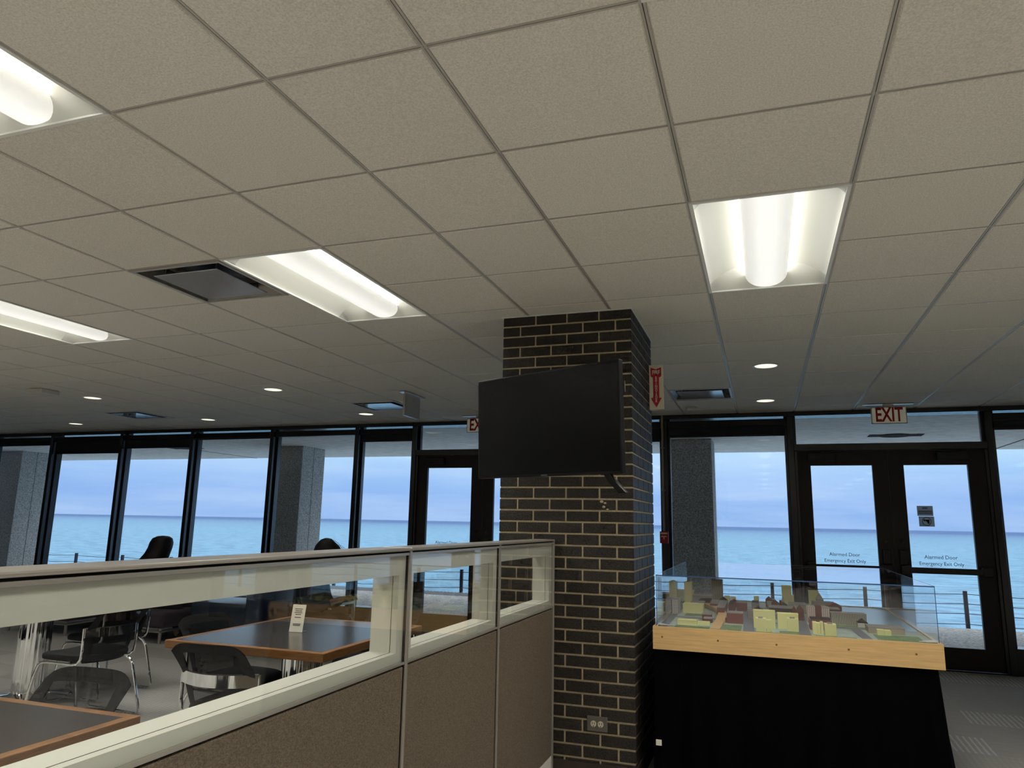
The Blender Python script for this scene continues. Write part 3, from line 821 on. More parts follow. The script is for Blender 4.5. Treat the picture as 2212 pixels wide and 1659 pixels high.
wtext('lettering', 'FIRE', .040, 'cream', cxm, ym-.0026, zt_-.036, fs, sx=.72, bold=.0012)
for i, chh in enumerate('EXTINGUISHER'):
    wtext('lettering', chh, .020, 'cream', cxm, ym-.0026, zt_-.072-i*.0152, fs, sx=1.15, bold=.0005)
ol = thing('outlet', 'double power outlet with grey metal cover low on the brick pillar', 'outlet', (.44, PY0, H-2.385))
oy = PY0-.0005
MB().box(.382, .498, oy-.006, oy, H-2.425, H-2.345).build('cover_plate', 'steel', ol, bevel=.003)
for xx in (.42, .46):
    rc = MB().tube([(xx, oy-.008, H-2.385), (xx, oy-.004, H-2.385)], .0165, 16); rcp = rc.build('receptacle', 'cream', ol, smooth=True)
    MB().box(xx-.008, xx-.005, oy-.0086, oy-.008, H-2.388, H-2.376).box(xx+.005, xx+.008, oy-.0086, oy-.008, H-2.388, H-2.376).box(xx-.003, xx+.003, oy-.0086, oy-.008, H-2.399, H-2.394).build('slots', 'ink', rcp)
MB().tube([(.44, oy-.0075, H-2.385), (.44, oy-.0055, H-2.385)], .0025, 8).build('screw', 'ink', ol)
cd = thing('conduit', 'thin beige conduit running down the window mullion to the red alarm box', 'pipe', (.265, WY-.06, H))
MB().tube([(.262, WY-.062, 1.32), (.262, WY-.062, H-.001)], .013, 10).build('pipe', 'pipe', cd, smooth=True)
for zz in (1.8, 2.3): MB().box(.24, .285, WY-.066, WY-.045, zz-.008, zz+.008).build('strap', 'steel', cd)
fa = thing('fire_alarm', 'small red fire alarm pull box on the mullion right of the pillar', 'fire alarm', (.262, WY-.05, 1.25))
MB().box(.215, .31, WY-.095, WY-.0455, 1.19, 1.325).build('case', 'red', fa, bevel=.004)
MB().box(.232, .293, WY-.103, WY-.095, 1.262, 1.272).box(.257, .268, WY-.103, WY-.095, 1.235, 1.264).build('pull_handle', 'cream', fa)
MB().box(.225, .30, WY-.0965, WY-.0945, 1.295, 1.312).build('label_strip', 'cream', fa)
# ================================================================== PARTITION
pt = thing('partition', 'low beige office partition with glazed top and tan fabric lower panels', 'partition', (.135, .9, 0))
XF, XB = .187, .075
ZT = H-1.388
panels = [(-2.35, -.82), (-.80, .722), (.742, 1.650), (1.668, 2.585)]
zg = H-1.777
for (y0, y1) in panels:
    # frame ring
    fr = MB()
    st = .045
    xo = XF-.012
    fr.box(XB, xo, y0, y1, zg+.004, zg+.044).box(XB, xo, y0, y1, ZT-.090, ZT-.020)
    fr.box(XB, xo, y0, y0+st, zg+.044, ZT-.090).box(XB, xo, y1-st, y1, zg+.044, ZT-.090)
    f_ = fr.build('window_frame', 'frame', pt)
    MB().box(xo-.024, xo-.0225, y0+st, y1-st, zg+.0442, zg+.0447).box(xo-.024, xo-.0225, y1-st-.0007, y1-st-.0002, zg+.045, ZT-.092).build('groove', 'gap', f_)
    MB().box(XF-.006, XF, y0+.004, y1-.004, zg+.012, ZT-.026).build('pane', 'pglass', f_)
    MB().box(XF-.012, XF+.001, y0, y1, zg+.003, zg+.011).build('glazing_bead', 'cap', f_)
    MB().box(XF-.012, XF+.001, y0, y1, ZT-.025, ZT-.0165).build('glazing_bead', 'cap', f_)
    MB().box(XB, XF-.002, y0+.003, y1-.003, .12, zg-.003).build('fabric_panel', 'fabric', pt, bevel=.006)
    MB().box(XB+.012, XF-.012, y0, y1, zg-.006, zg+.004).build('shadow_gap', 'gap', pt)
    MB().box(XB+.004, XF-.003, y0, y1, .0, .117).build('kick_plate', 'frame', pt)
    MB().box(XB+.01, XF-.008, y0, y1, ZT-.0165, ZT-.0105).build('shadow_gap', 'gap', pt)
    MB().box(XB-.006, XF+.006, y0-.008, y1+.008, ZT-.0105, ZT).build('top_cap', 'cap', pt, bevel=.004)
for y in (-.81, .732, 1.659):
    MB().box(XF-.004, XF+.004, y-.0085, y+.0085, .0, ZT-.011).build('joint_post', 'cap', pt, bevel=.002)
    MB().box(XB+.01, XF-.005, y-.0095, y+.0095, .0, ZT-.018).build('joint_core', 'gap', pt)
MB().box(XB-.004, XF+.004, 2.586, 2.606, 0, ZT-.002).build('end_post', 'cap', pt, bevel=.002)

# ================================================================== TABLES AND CHAIRS
def make_table(name, label, x0, x1, y0, y1, zt=.742, group='dining tables behind the partition'):
    cx, cy = (x0+x1)/2, (y0+y1)/2
    t = thing(name, label, 'table', (cx, cy, 0), group=group)
    b = .038; th = .042
    MB().box(x0+b, x1-b, y0+b, y1-b, zt-th+.004, zt).build('table_top', 'laminate', t)
    for poly in (((x0, y0), (x1, y0), (x1-b, y0+b), (x0+b, y0+b)), ((x1, y0), (x1, y1), (x1-b, y1-b), (x1-b, y0+b)), ((x1, y1), (x0, y1), (x0+b, y1-b), (x1-b, y1-b)), ((x0, y1), (x0, y0), (x0+b, y0+b), (x0+b, y1-b))):
        MB().prism(list(poly), zt-th, zt+.0004, 'z').build('wood_edge', 'wood', t, bevel=.003, seg=2)
    MB().lathe([(.112, .03), (.112, zt-th-.006)], cx, cy, 96, 20, .022).build('column', 'chrome', t, smooth=True)
    MB().lathe([(.30, .0), (.30, .012), (.28, .026), (.13, .036), (.11, .05)], cx, cy, 48).build('base', 'chrome', t, smooth=True)
    MB().box(cx-.3, cx+.3, cy-.04, cy+.04, zt-th-.014, zt-th).box(cx-.04, cx+.04, cy-.3, cy+.3, zt-th-.014, zt-th).build('bracket', 'black', t)
    return t
make_table('dining_table', 'square brown table with wood edge in the middle, holding a small card', -1.70, -.715, 1.63, 2.74)
make_table('dining_table', 'nearest square table with honey wood edge, cut by the lower left corner', -1.62, -.622, -.68, .418)
make_table('dining_table', 'table hidden behind the partition rail, its chrome column at the left edge', -4.55, -3.56, 2.28, 3.28)
cs = thing('table_card', 'small white printed card in a stand on the middle table', 'sign', (-1.25, 2.167, .742), rz=.12)
MB().prism([(-.012, .001), (-.009, .001), (.022, .152), (.019, .152)], -.042, .042, 'x').build('card', 'paper', cs, local=True)
MB().box(-.044, .044, -.02, .05, .0008, .0028).build('stand_base', 'acrylic', cs, local=True)
pr = MB()
for j, (zz, ww_) in enumerate(((.128, .05), (.118, .044), (.108, .05), (.098, .036), (.082, .040), (.045, .05), (.038, .046))):
    yy = -.012+.031*(zz/.151)-.0008
    pr.box(-ww_/2, ww_/2, yy-.0004, yy, zz-.0022, zz+.0022)
pr.build('print', 'greyink', cs, local=True)

def make_chair():
    t = thing('mesh_chair', 'x', 'chair', (0, 0, 0))
    # seat pad
    seat = MB(); rows_ = []
    def outline(n, sc, z, dz=0):
        r = []
        for k in range(n):
            a = 2*math.pi*k/n; ca, sa = math.cos(a), math.sin(a)
            x = .232*sc*math.copysign(abs(ca)**.62, ca); y = .012+.232*sc*math.copysign(abs(sa)**.62, sa)
            dip = -.022*max(0, (y-.10)/.14)**2 - .006*(1-abs(x)/.24)
            r.append((x, y, z+dip))
        return r
    rings = [outline(36, .90, .418), outline(36, .985, .428), outline(36, 1.0, .445), outline(36, .985, .460), outline(36, .90, .470), outline(36, .55, .472), outline(36, .05, .471)]
    seat.surf(rings, closed=True); b = 0
    seat.f.append(tuple(range(36))); seat.f.append(tuple(6*36+k for k in range(36)))
    seat.build('seat', 'seat', t, local=True, smooth=True)
    # backrest shell: u across, v up
    def bp(u, v):
        z = .405 + .385*v
        hw = .165 + .043*math.sin(min(1, v*1.6)*math.pi*.5)
        y = -.205 - .050*math.sin(v*math.pi*.5) - .095*(max(0, v-.42)/.58)**1.5
        y += .055*(abs(u)**2)*(1-.35*v)
        x = u*hw
        # round the upper corners
        z -= .045*max(0, v-.6)/.4*abs(u)**6
        return (x, y, z)
    nu, nv = 16, 16
    us = [-1+2*i/nu for i in range(nu+1)]; vs_ = [i/nv for i in range(nv+1)]
    grid = [[bp(u, v) for u in us] for v in vs_]
    border = MB(); inner = MB()
    def off(p, d): return (p[0], p[1]-d, p[2])
    vmap = [grid[j][i] for j in range(nv+1) for i in range(nu+1)]
    border.v = [p for p in vmap] + [off(p, .006) for p in vmap]; inner.v = list(vmap)
    nn = len(vmap)
    for j in range(nv):
        for i in range(nu):
            q = (j*(nu+1)+i, j*(nu+1)+i+1, (j+1)*(nu+1)+i+1, (j+1)*(nu+1)+i)
            edge = i < 2 or i >= nu-2 or j < 1 or j >= nv-2
            if edge:
                border.f.append(q); border.f.append(tuple(nn+k for k in reversed(q)))
            else: inner.f.append(q)
    bk = border.build('backrest', 'seat', t, local=True, smooth=True)
    inner.build('mesh_panel', 'mesh', bk, local=True, smooth=True)
    # chrome band behind the back
    bd = MB(); rr = []
    for zz in (.555, .625):
        rr.append([])
    outr, inr = [], []
    pts = [(-1.06+2.12*i/20) for i in range(21)]
    band_o = []; 
    rowsb = [[], [], [], []]
    for u in pts:
        v = .46; p = bp(max(-1, min(1, u)), v); x = u*.206; y = p[1]-.014 - .030*(1-u*u)
        rowsb[0].append((x, y, .578)); rowsb[1].append((x, y-.012, .582)); rowsb[2].append((x, y-.010, .640)); rowsb[3].append((x, y+.002, .644))
    bd.surf([[rowsb[k][i] for k in range(4)] for i in range(21)], closed=True)
    bd.f.append((0, 1, 2, 3)); bd.f.append((83, 82, 81, 80))
    bd.build('chrome_band', 'chrome', t, local=True, smooth=True)
    for s in (-1, 1):
        y0 = bp(1, .46)[1]
        path = [(s*.216, y0-.006, .640), (s*.217, y0-.008, .58), (s*.216, y0-.008, .50), (s*.215, y0-.002, .445), (s*.214, y0+.02, .415), (s*.216, y0+.06, .405), (s*.214, -.02, .403), (s*.212, .10, .402), (s*.205, .19, .392)]
        MB().tube(path, .0095, 8).build('back_tube', 'chrome', t, local=True, smooth=True)
        lp = [(s*.205, .16, .397), (s*.215, .185, .38), (s*.228, .205, .30), (s*.246, .235, .08), (s*.250, .236, .03), (s*.250, .215, .012), (s*.250, 0, .011), (s*.250, -.24, .012), (s*.249, -.262, .03), (s*.246, -.258, .06), (s*.226, -.185, .34), (s*.216, -.165, .38), (s*.206, -.14, .397)]
        MB().tube(lp, .0095, 8).build('leg', 'chrome', t, local=True, smooth=True)
    MB().tube([(-.206, -.05, .398), (.206, -.05, .398)], .008, 8).build('cross_bar', 'chrome', t, local=True, smooth=True)
    return t
ch0 = make_chair()
CH = [((-1.235, 1.715), .07, 'mesh chair with curved chrome band, back towards us at the middle table'),
      ((-1.68, 2.23), -1.70, 'mesh chair tucked at the left side of the middle table, only its upper back showing'),
      ((-3.17, 2.48), 1.54, 'mesh chair with chrome band facing left in front of the chrome column table'),
      ((-3.70, 3.12), 1.55, 'mesh chair facing left just behind another, partly under the white rail'),
      ((-1.18, .40), 3.20, 'mesh chair behind the nearest table, see-through back tilted towards us'),
      ((-1.22, 3.02), 3.14, 'dark chair on the far side of the middle table, glimpsed beneath its top'),
      ((-4.25, 2.22), -.1, 'dark chair at the far left with only its round seat showing')]
for i, (p, rz, lab) in enumerate(CH):
    o = ch0 if i == 0 else copy_tree(ch0)
    o.location = (p[0], p[1], 0); o.rotation_euler = (0, 0, rz); o['label'] = lab; o['group'] = 'black mesh chairs'

# ---- lounge furniture by the windows
def rbox(name, mat, x0, x1, y0, y1, z0, z1, parent, b=.05): return MB().box(x0, x1, y0, y1, z0, z1).build(name, mat, parent, bevel=b, smooth=True, seg=4)
def sofa(label, mat, x0, x1, y0, y1, back_x, sh=.34, bh=.82):
    t = thing('sofa', label, 'sofa', ((x0+x1)/2, (y0+y1)/2, 0), group='lounge sofas by the windows')
    bt = .20
    if back_x < 0: b0, b1, s0, s1 = x0, x0+bt, x0+bt, x1
    else: b0, b1, s0, s1 = x1-bt, x1, x0, x1-bt
    n = 2
    for i in range(n):
        ya, yb = y0+(y1-y0)*i/n+.004, y0+(y1-y0)*(i+1)/n-.004
        rbox('back_cushion', mat, b0, b1, ya, yb, .16, bh, t, .05)
        rbox('seat_cushion', mat, s0+.003, s1, ya, yb, .16, sh, t, .05)
    MB().tube([(x0+.05, y0+.03, .13), (x1-.05, y0+.03, .13), (x1-.05, y1-.03, .13), (x0+.05, y1-.03, .13), (x0+.05, y0+.03, .13)], .014, 6).build('base_rail', 'alu', t)
    for xx in (x0+.06, x1-.06):
        for yy in (y0+.06, y1-.06): MB().tube([(xx, yy, 0), (xx, yy, .16)], .016, 8).build('leg', 'alu', t)
    return t
sofa('grey sofa back at the far left, turned away towards the window corner', 'sofa_grey', -7.35, -6.32, 4.98, 6.72, 1, bh=.80)
sofa('plum grey sofa on which the long haired person sits', 'sofa_purple', -5.80, -4.97, 5.02, 6.45, -1, bh=.815)
ot = thing('ottoman', 'slate blue rounded bench end seen above the middle table', 'ottoman', (-4.45, 5.55, 0))
rbox('cushion', 'sofa_blue', -4.86, -4.06, 5.30, 5.95, .14, .44, ot, .05)
for xx in (-4.78, -4.14):
    for yy in (5.38, 5.87):
        MB().tube([(xx, yy, .05), (xx, yy, .15)], .014, 8).build('leg', 'black', ot)
        MB().tube([(xx-.012, yy, .03), (xx+.012, yy, .03)], .03, 12).build('caster', 'black', ot, smooth=True)
ct = thing('coffee_table', 'low black table with a square metal frame near the windows', 'table', (-4.2, 6.45, 0))
MB().box(-4.95, -3.55, 6.15, 6.75, .40, .43).build('table_top', 'black', ct, bevel=.004)
for xx in (-4.92, -3.58):
    for yy in (6.18, 6.72): MB().box(xx-.016, xx+.016, yy-.016, yy+.016, 0, .40).build('leg', 'alu', ct)
for zz in (.37, .20):
    MB().box(-4.90, -3.60, 6.165, 6.195, zz-.014, zz+.014).box(-4.90, -3.60, 6.705, 6.735, zz-.014, zz+.014).box(-4.935, -4.905, 6.2, 6.7, zz-.014, zz+.014).box(-3.595, -3.565, 6.2, 6.7, zz-.014, zz+.014).build('rail', 'alu', ct)
lc = thing('lounge_chair', 'slate blue lounge chair under the person with bowed head', 'armchair', (-3.25, 5.1, 0))
rbox('seat_cushion', 'sofa_blue', -3.47, -2.80, 4.75, 5.45, .12, .33, lc, .06)
rbox('back_cushion', 'sofa_blue', -3.69, -3.48, 4.75, 5.45, .12, .70, lc, .06)
for xx in (-3.60, -2.90):
    for yy in (4.85, 5.35): MB().tube([(xx, yy, 0), (xx, yy, .17)], .016, 8).build('leg', 'alu', lc)

# ---- people: one skinned body each, hair and clothes as children
def skinned(name, mat, verts, edges, root, parent, sub=2):
    me = bpy.data.meshes.new(name); bm = bmesh.new(); lay = bm.verts.layers.skin.verify(); vv = []
    for i, (p, r) in enumerate(verts):
        v = bm.verts.new(p); v[lay].radius = (r, r) if not isinstance(r, tuple) else r; v[lay].use_root = (i == root); vv.append(v)
    for a, b_ in edges: bm.edges.new((vv[a], vv[b_]))
    bm.to_mesh(me); bm.free(); me.materials.append(MT[mat])
    o = bpy.data.objects.new(name, me); C.objects.link(o); o.parent = parent
    md = o.modifiers.new('skin', 'SKIN'); md.use_smooth_shade = True
    sb = o.modifiers.new('sub', 'SUBSURF'); sb.levels = sub; sb.render_levels = sub
    return o
def person(label, loc, rz, lean, hz, cloth, headtilt):
    # local: facing +y, seat under the pelvis at z = hz
    t = thing('person', label, 'person', loc, rz)
    z = hz+.10; ly = lean
    pel = (0, 0, z); waist = (0, ly*.3, z+.17); chest = (0, ly*.75, z+.36); nb_ = (0, ly, z+.50); nk = (0, ly*1.1+headtilt*.02, z+.57)
    hd_ = (0, ly*1.15+headtilt*.06, z+.655); ht = (0, ly*1.2+headtilt*.10, z+.735)
    V = [(pel, .125), (waist, .115), (chest, .135), (nb_, .07), (nk, .052), (hd_, (.072, .088)), (ht, (.066, .08))]
    Ed = [(0, 1), (1, 2), (2, 3), (3, 4), (4, 5), (5, 6)]
    def chain(start, pts):
        p = start
        for q in pts:
            V.append(q); Ed.append((p, len(V)-1)); p = len(V)-1
        return p
    for s in (-1, 1):
        k = chain(0, [((s*.10, .06, z-.02), .095), ((s*.13, .42, z+.0), .066), ((s*.13, .45, z-.10), .055), ((s*.13, .43, .10), .042), ((s*.13, .46, .05), .038), ((s*.13, .60, .035), .032)])
        sh = chain(2, [((s*.165, ly*.85, z+.42), .062), ((s*.225, ly*.7+.06, z+.18), .046), ((s*.20, ly*.7+.14, z+.12), .042), ((s*.10, ly*.7+.34, z+.20), .030)])
        hnd = chain(sh, [((s*.07, ly*.7+.40, z+.215), .026)])
        for j, (dx, ln) in enumerate(((-.026, .055), (-.009, .066), (.009, .068), (.026, .058))):
            chain(hnd, [((s*.07+dx, ly*.7+.43, z+.22), .0095), ((s*.07+dx, ly*.7+.43+ln*.6, z+.212), .009), ((s*.07+dx, ly*.7+.43+ln*.9, z+.195), .008)])
        chain(hnd, [((s*.07-s*.036, ly*.7+.41, z+.235), .010), ((s*.07-s*.045, ly*.7+.445, z+.24), .009)])
    skinned('body', 'skin', V, Ed, 0, t)
    # top: torso and sleeves
    V2 = [((0, 0, z), .150), (waist, .145), (chest, .160), (nb_, .095)]
    E2 = [(0, 1), (1, 2), (2, 3)]
    for s in (-1, 1):
        b0 = len(V2); V2 += [((s*.17, ly*.85, z+.42), .080), ((s*.228, ly*.7+.06, z+.18), .064), ((s*.20, ly*.7+.14, z+.12), .060), ((s*.12, ly*.7+.30, z+.185), .044)]
        E2 += [(2, b0), (b0, b0+1), (b0+1, b0+2), (b0+2, b0+3)]
    skinned('jacket', cloth, V2, E2, 0, t)
    V3 = [((0, 0, z-.02), .150)]; E3 = []
    for s in (-1, 1):
        b0 = len(V3); V3 += [((s*.10, .06, z-.02), .110), ((s*.13, .42, z+.0), .080), ((s*.13, .45, z-.10), .070), ((s*.13, .43, .11), .056)]
        E3 += [(0, b0), (b0, b0+1), (b0+1, b0+2), (b0+2, b0+3)]
    skinned('trousers', 'trouser', V3, E3, 0, t)
    for s in (-1, 1): MB().ell((s*.13, .54, .045), (.047, .13, .044), 14, 8).build('shoe', 'black', t, local=True, smooth=True)
    # face
    hy = hd_[1]+.082; hzz = hd_[2]
    MB().ell((0, hy+.012, hzz-.008), (.013, .022, .024), 10, 8).build('nose', 'skin', t, local=True, smooth=True)
    for s in (-1, 1):
        MB().ell((s*.032, hy-.004, hzz+.022), (.013, .008, .008), 10, 6).build('eye', 'offwhite', t, local=True, smooth=True)
        MB().ell((s*.078, hd_[1]-.005, hzz), (.010, .022, .032), 10, 8).build('ear', 'skin', t, local=True, smooth=True)
    MB().ell((0, hy-.004, hzz-.048), (.024, .008, .007), 10, 6).build('mouth', 'red', t, local=True, smooth=True)
    return t, hd_, ht, nb_, z
# hooded / long haired person on the plum sofa
p1, hd1, ht1, nb1, z1 = person('person in black with long dark hair, silhouetted against the left windows', (-5.53, 5.40, 0), -1.35, .02, .27, 'hood', .6)
hair = MB(); rows_ = []
for (cy, cz, rx_, ry_) in ((.015, ht1[2]+.052, .012, .014), (.012, ht1[2]+.046, .055, .062), (.004, ht1[2]+.020, .092, .104), (-.004, ht1[2]-.03, .112, .122), (-.016, ht1[2]-.09, .118, .124), (-.045, ht1[2]-.16, .125, .130), (-.085, ht1[2]-.23, .145, .145), (-.12, ht1[2]-.30, .175, .15), (-.14, ht1[2]-.38, .20, .13), (-.14, ht1[2]-.46, .19, .09)):
    rows_.append([(rx_*math.cos(2*math.pi*k/28)*(1+.03*math.sin(5*k)), hd1[1]+cy+.004+1.12*ry_*math.sin(2*math.pi*k/28)*(1+.03*math.cos(7*k)), cz) for k in range(28)])
hair.surf(rows_, closed=True); hair.f.append(tuple(range(28)))
hair.build('hair', 'hair', p1, local=True, smooth=True)
p2, hd2, ht2, nb2, z2 = person('person with dark hair and bowed head, sitting right of the concrete column', (-3.22, 5.1, 0), -1.45, .12, .28, 'jacket', 1.6)
hair = MB(); rows_ = []
q0 = Vector((0, hd2[1]-.10, hd2[2]-.03)); 
secs = [(-.125, -.02, .01, .01), (-.115, -.015, .05, .05), (-.09, .005, .082, .080), (-.05, .028, .100, .098), (0, .040, .106, .104), (.05, .034, .104, .100), (.095, .004, .100, .094), (.14, -.030, .092, .092), (.18, -.072, .078, .088), (.21, -.118, .056, .070), (.23, -.160, .02, .03)]
for (yy, zz, rx_, rz_) in secs:
    rows_.append([(rx_*math.cos(2*math.pi*k/24), hd2[1]+yy-.02, hd2[2]+.018+zz+rz_*math.sin(2*math.pi*k/24)*(1+.04*math.sin(3*k))) for k in range(24)])
hair.surf(rows_, closed=True); hair.f.append(tuple(range(24))); hair.f.append(tuple(10*24+k for k in range(24)))
hair.build('hair', 'hair', p2, local=True, smooth=True)
sb_ = MB()
for i in range(9):
    a = random.uniform(-.05, .05); y_ = hd2[1]+.03+.015*i
    sb_.tube([(a, y_, hd2[2]+.135-.07*(i/9)), (a+.01, y_+.03, hd2[2]+.142-.09*(i/9)), (a+.015, y_+.06, hd2[2]+.122-.12*(i/9))], .0014, 4)
sb_.build('stray_hair', 'hair', p2, local=True)
# ================================================================== CITY MODEL ON A DRAPED TABLE
BX0, BX1, BY0, BY1 = .749, 2.185, 2.655, 4.43
ZB1 = H-1.85; ZB0 = ZB1-.122
dt = thing('draped_table', 'table under a floor length black cloth carrying the city model', 'table', ((BX0+BX1)/2, (BY0+BY1)/2, 0))
MB().box(BX0+.03, BX1-.03, BY0+.03, BY1-.03, ZB0-.03, ZB0-.004).build('table_top', 'black', dt)
cl = MB(); ring = []
def per(s):
    # rounded rectangle perimeter, s in 0..1
    x0, x1, y0, y1 = BX0+.006, BX1-.03, BY0+.012, BY1-.012; a, b_ = x1-x0, y1-y0; P_ = 2*(a+b_); d = s*P_
    if d < a: return (x0+d, y0, 0, -1)
    d -= a
    if d < b_: return (x1, y0+d, 1, 0)
    d -= b_
    if d < a: return (x1-d, y1, 0, 1)
    d -= a
    return (x0, y1-d, -1, 0)
NP = 420
lev = [(ZB0-.002, 0.0), (ZB0-.10, .18), (ZB0-.25, .42), (ZB0-.42, .66), (ZB0-.58, .86), (.004, 1.0)]
for zz, tt in lev:
    r_ = []
    for k in range(NP):
        x, y, nx, ny = per(k/NP)
        # soften normal near corners
        cxm_, cym_ = (BX0+BX1)/2, (BY0+BY1)/2
        fold = .022*math.sin(k/NP*2*math.pi*38)+.014*math.sin(k/NP*2*math.pi*61+1.3)
        fl = .055*tt + fold*tt
        if nx < 0: fl *= .35
        r_.append((x+nx*fl + (.02*tt if x > cxm_ else 0)*(1 if ny else 0)*abs(x-cxm_)/.7, y+ny*fl, zz))
    ring.append(r_)
cl.surf(ring, closed=True); cl.f.append(tuple(range(NP)))
cl.build('tablecloth', 'cloth', dt, smooth=True)
MB().box(.766, .796, BY0-.066, BY0-.063, .237, .266).build('white_tag', 'paper', dt)
cm = thing('city_model', 'architectural city model of yellow and brick red buildings on a maple base', 'scale model', ((BX0+BX1)/2, (BY0+BY1)/2, ZB0))
bt = .02
bx = MB()
bx.box(BX0, BX1, BY0, BY0+bt, ZB0, ZB1).box(BX0, BX1, BY1-bt, BY1, ZB0, ZB1).box(BX0, BX0+bt, BY0+bt, BY1-bt, ZB0, ZB1).box(BX1-bt, BX1, BY0+bt, BY1-bt, ZB0, ZB1)
bo = bx.build('base_box', 'maple', cm)
MB().box(BX0+bt, BX1-bt, BY0+bt, BY1-bt, ZB0+.001, ZB1-.006).build('model_ground', 'mground', cm)
for xx in (.80, 1.10, 1.40, 1.75, 2.06): MB().tube([(xx, BY0-.0012, ZB1-.055), (xx, BY0+.002, ZB1-.055)], .0055, 10).build('wood_plug', 'peg', bo)
GZ = ZB1-.006
MB().box(1.93, BX1-bt-.001, 3.15, BY1-bt-.001, GZ, GZ+.0008).box(1.80, 1.93, 3.95, BY1-bt-.001, GZ, GZ+.0008).build('lake_area', 'mlake', cm)
rd = MB()
def road(p, q, w, z=.0012):
    p, q = Vector(p), Vector(q); d = (q-p).normalized(); nrm = Vector((-d.y, d.x))*w/2
    b = len(rd.v); rd.v += [(*(p-nrm), GZ+z), (*(q-nrm), GZ+z), (*(q+nrm), GZ+z), (*(p+nrm), GZ+z)]; rd.f.append((b, b+1, b+2, b+3))
road((.80, 2.70), (.775, 4.38), .05); road((1.262, 2.70), (1.232, 3.9), .06); road((1.548, 2.70), (1.565, 4.35), .06, .0014); road((.79, 3.20), (1.9, 3.12), .05, .0016); road((1.85, 2.70), (1.83, 3.15), .05, .0018); road((.79, 3.98), (1.8, 3.98), .045, .002)
rd.build('roads', 'mroad', cm)
lw_ = MB()
for (a, b_, c_, d_) in ((.86, 1.05, 2.70, 2.82), (1.11, 1.22, 2.72, 2.95), (1.29, 1.42, 2.69, 2.74), (1.42, 1.53, 2.70, 2.83), (1.60, 1.80, 2.68, 2.74), (1.90, 2.12, 2.70, 2.93), (.86, .98, 3.28, 3.42), (1.72, 1.93, 3.17, 3.27)):
    MB().box(a, b_, c_, d_, GZ-.001, GZ+.001).build('lawn', 'mgreen', cm)
BLD = []
def bld(x0, x1, y, d, h, mat, roof=None, z0=0.0, extra=None):
    BLD.append((x0, x1, y, y+d))
    mb = MB().box(x0, x1, y, y+d, GZ+z0, GZ+h)
    o = mb.build('building', mat, cm)
    if roof == 'box': MB().box(x0+(x1-x0)*.25, x0+(x1-x0)*.7, y+d*.3, y+d*.7, GZ+h, GZ+h+.006).build('roof_box', 'mgrey', o)
    elif roof == 'para':
        p_ = MB(); e2 = .002
        p_.box(x0-.001, x1+.001, y-.001, y+e2, GZ+h, GZ+h+.004).box(x0-.001, x1+.001, y+d-e2, y+d+.001, GZ+h, GZ+h+.004).box(x0-.001, x0+e2, y, y+d, GZ+h, GZ+h+.004).box(x1-e2, x1+.001, y, y+d, GZ+h, GZ+h+.004)
        p_.build('parapet', mat, o)
    elif roof == 'dark': MB().box(x0+.004, x1-.004, y+.004, y+d-.004, GZ+h, GZ+h+.005).build('roof_deck', 'mdark', o)
    elif roof == 'grey': MB().box(x0-.001, x1+.001, y-.001, y+d+.001, GZ+h, GZ+h+.004).build('roof_deck', 'mgrey', o)
    elif roof == 'gable':
        MB().prism([(x0-.001, GZ+h), (x1+.001, GZ+h), ((x0+x1)/2, GZ+h+.022)], y-.001, y+d+.001, 'y').build('roof_deck', 'mred' if mat == 'mred' else 'mdark', o)
    elif roof == 'spire':
        xm, ym_ = (x0+x1)/2, y+d/2
        sp = MB(); sp.v = [(x0, y, GZ+h), (x1, y, GZ+h), (x1, y+d, GZ+h), (x0, y+d, GZ+h), (xm, ym_, GZ+h+.045)]; sp.f = [(0, 1, 4), (1, 2, 4), (2, 3, 4), (3, 0, 4), (3, 2, 1, 0)]
        sp.build('spire', 'mtan', o)
    return o
bld(.775, .815, 3.35, .16, .085, 'g_white', 'para'); bld(.775, .835, 4.16, .10, .078, 'yellow', 'para')
bld(.800, .852, 3.90, .07, .163, 'yellow', 'box', .0); bld(.835, .964, 3.44, .12, .051, 'yellow', 'para')
bld(.965, 1.045, 4.28, .09, .158, 'g_tan', 'para'); bld(.836, .975, 4.08, .18, .051, 'mgrey', 'grey'); bld(.865, .95, 3.68, .14, .042, 'g_strip', 'grey')
bld(1.055, 1.095, 4.30, .06, .038, 'yellow', 'para'); bld(1.10, 1.14, 4.30, .06, .033, 'yellow', 'para')
bld(.90, .985, 3.84, .20, .040, 'mred', 'dark'); bld(.993, 1.045, 3.68, .26, .043, 'mred', 'grey'); bld(1.060, 1.106, 3.30, .34, .058, 'mred', 'grey')
bld(1.05, 1.10, 3.68, .22, .046, 'g_red', 'grey'); bld(1.112, 1.152, 3.70, .22, .044, 'mred', 'dark')
bld(1.133, 1.223, 3.03, .10, .058, 'g_red', 'grey'); bld(1.118, 1.133, 3.05, .07, .022, 'mred'); bld(.987, 1.04, 3.08, .09, .036, 'mred', 'grey'); bld(1.0, 1.05, 2.99, .08, .022, 'mred', 'grey')
bld(.865, .975, 2.83, .06, .024, 'yellow', 'para'); bld(.976, 1.043, 2.87, .05, .018, 'yellow')
bld(1.285, 1.402, 2.90, .07, .092, 'yellow', 'para'); bld(1.298, 1.352, 2.74, .06, .070, 'yellow', 'box'); bld(1.354, 1.381, 2.74, .05, .064, 'yellow')
bld(1.415, 1.525, 2.92, .07, .080, 'yellow', 'para'); bld(1.463, 1.521, 2.83, .06, .068, 'yellow', 'box')
bld(1.37, 1.52, 3.62, .16, .042, 'mdark', 'grey'); bld(1.38, 1.50, 3.44, .12, .034, 'g_strip', 'dark'); bld(1.164, 1.23, 3.71, .16, .054, 'g_red', 'grey'); bld(1.26, 1.31, 3.80, .14, .052, 'mgrey', 'dark')
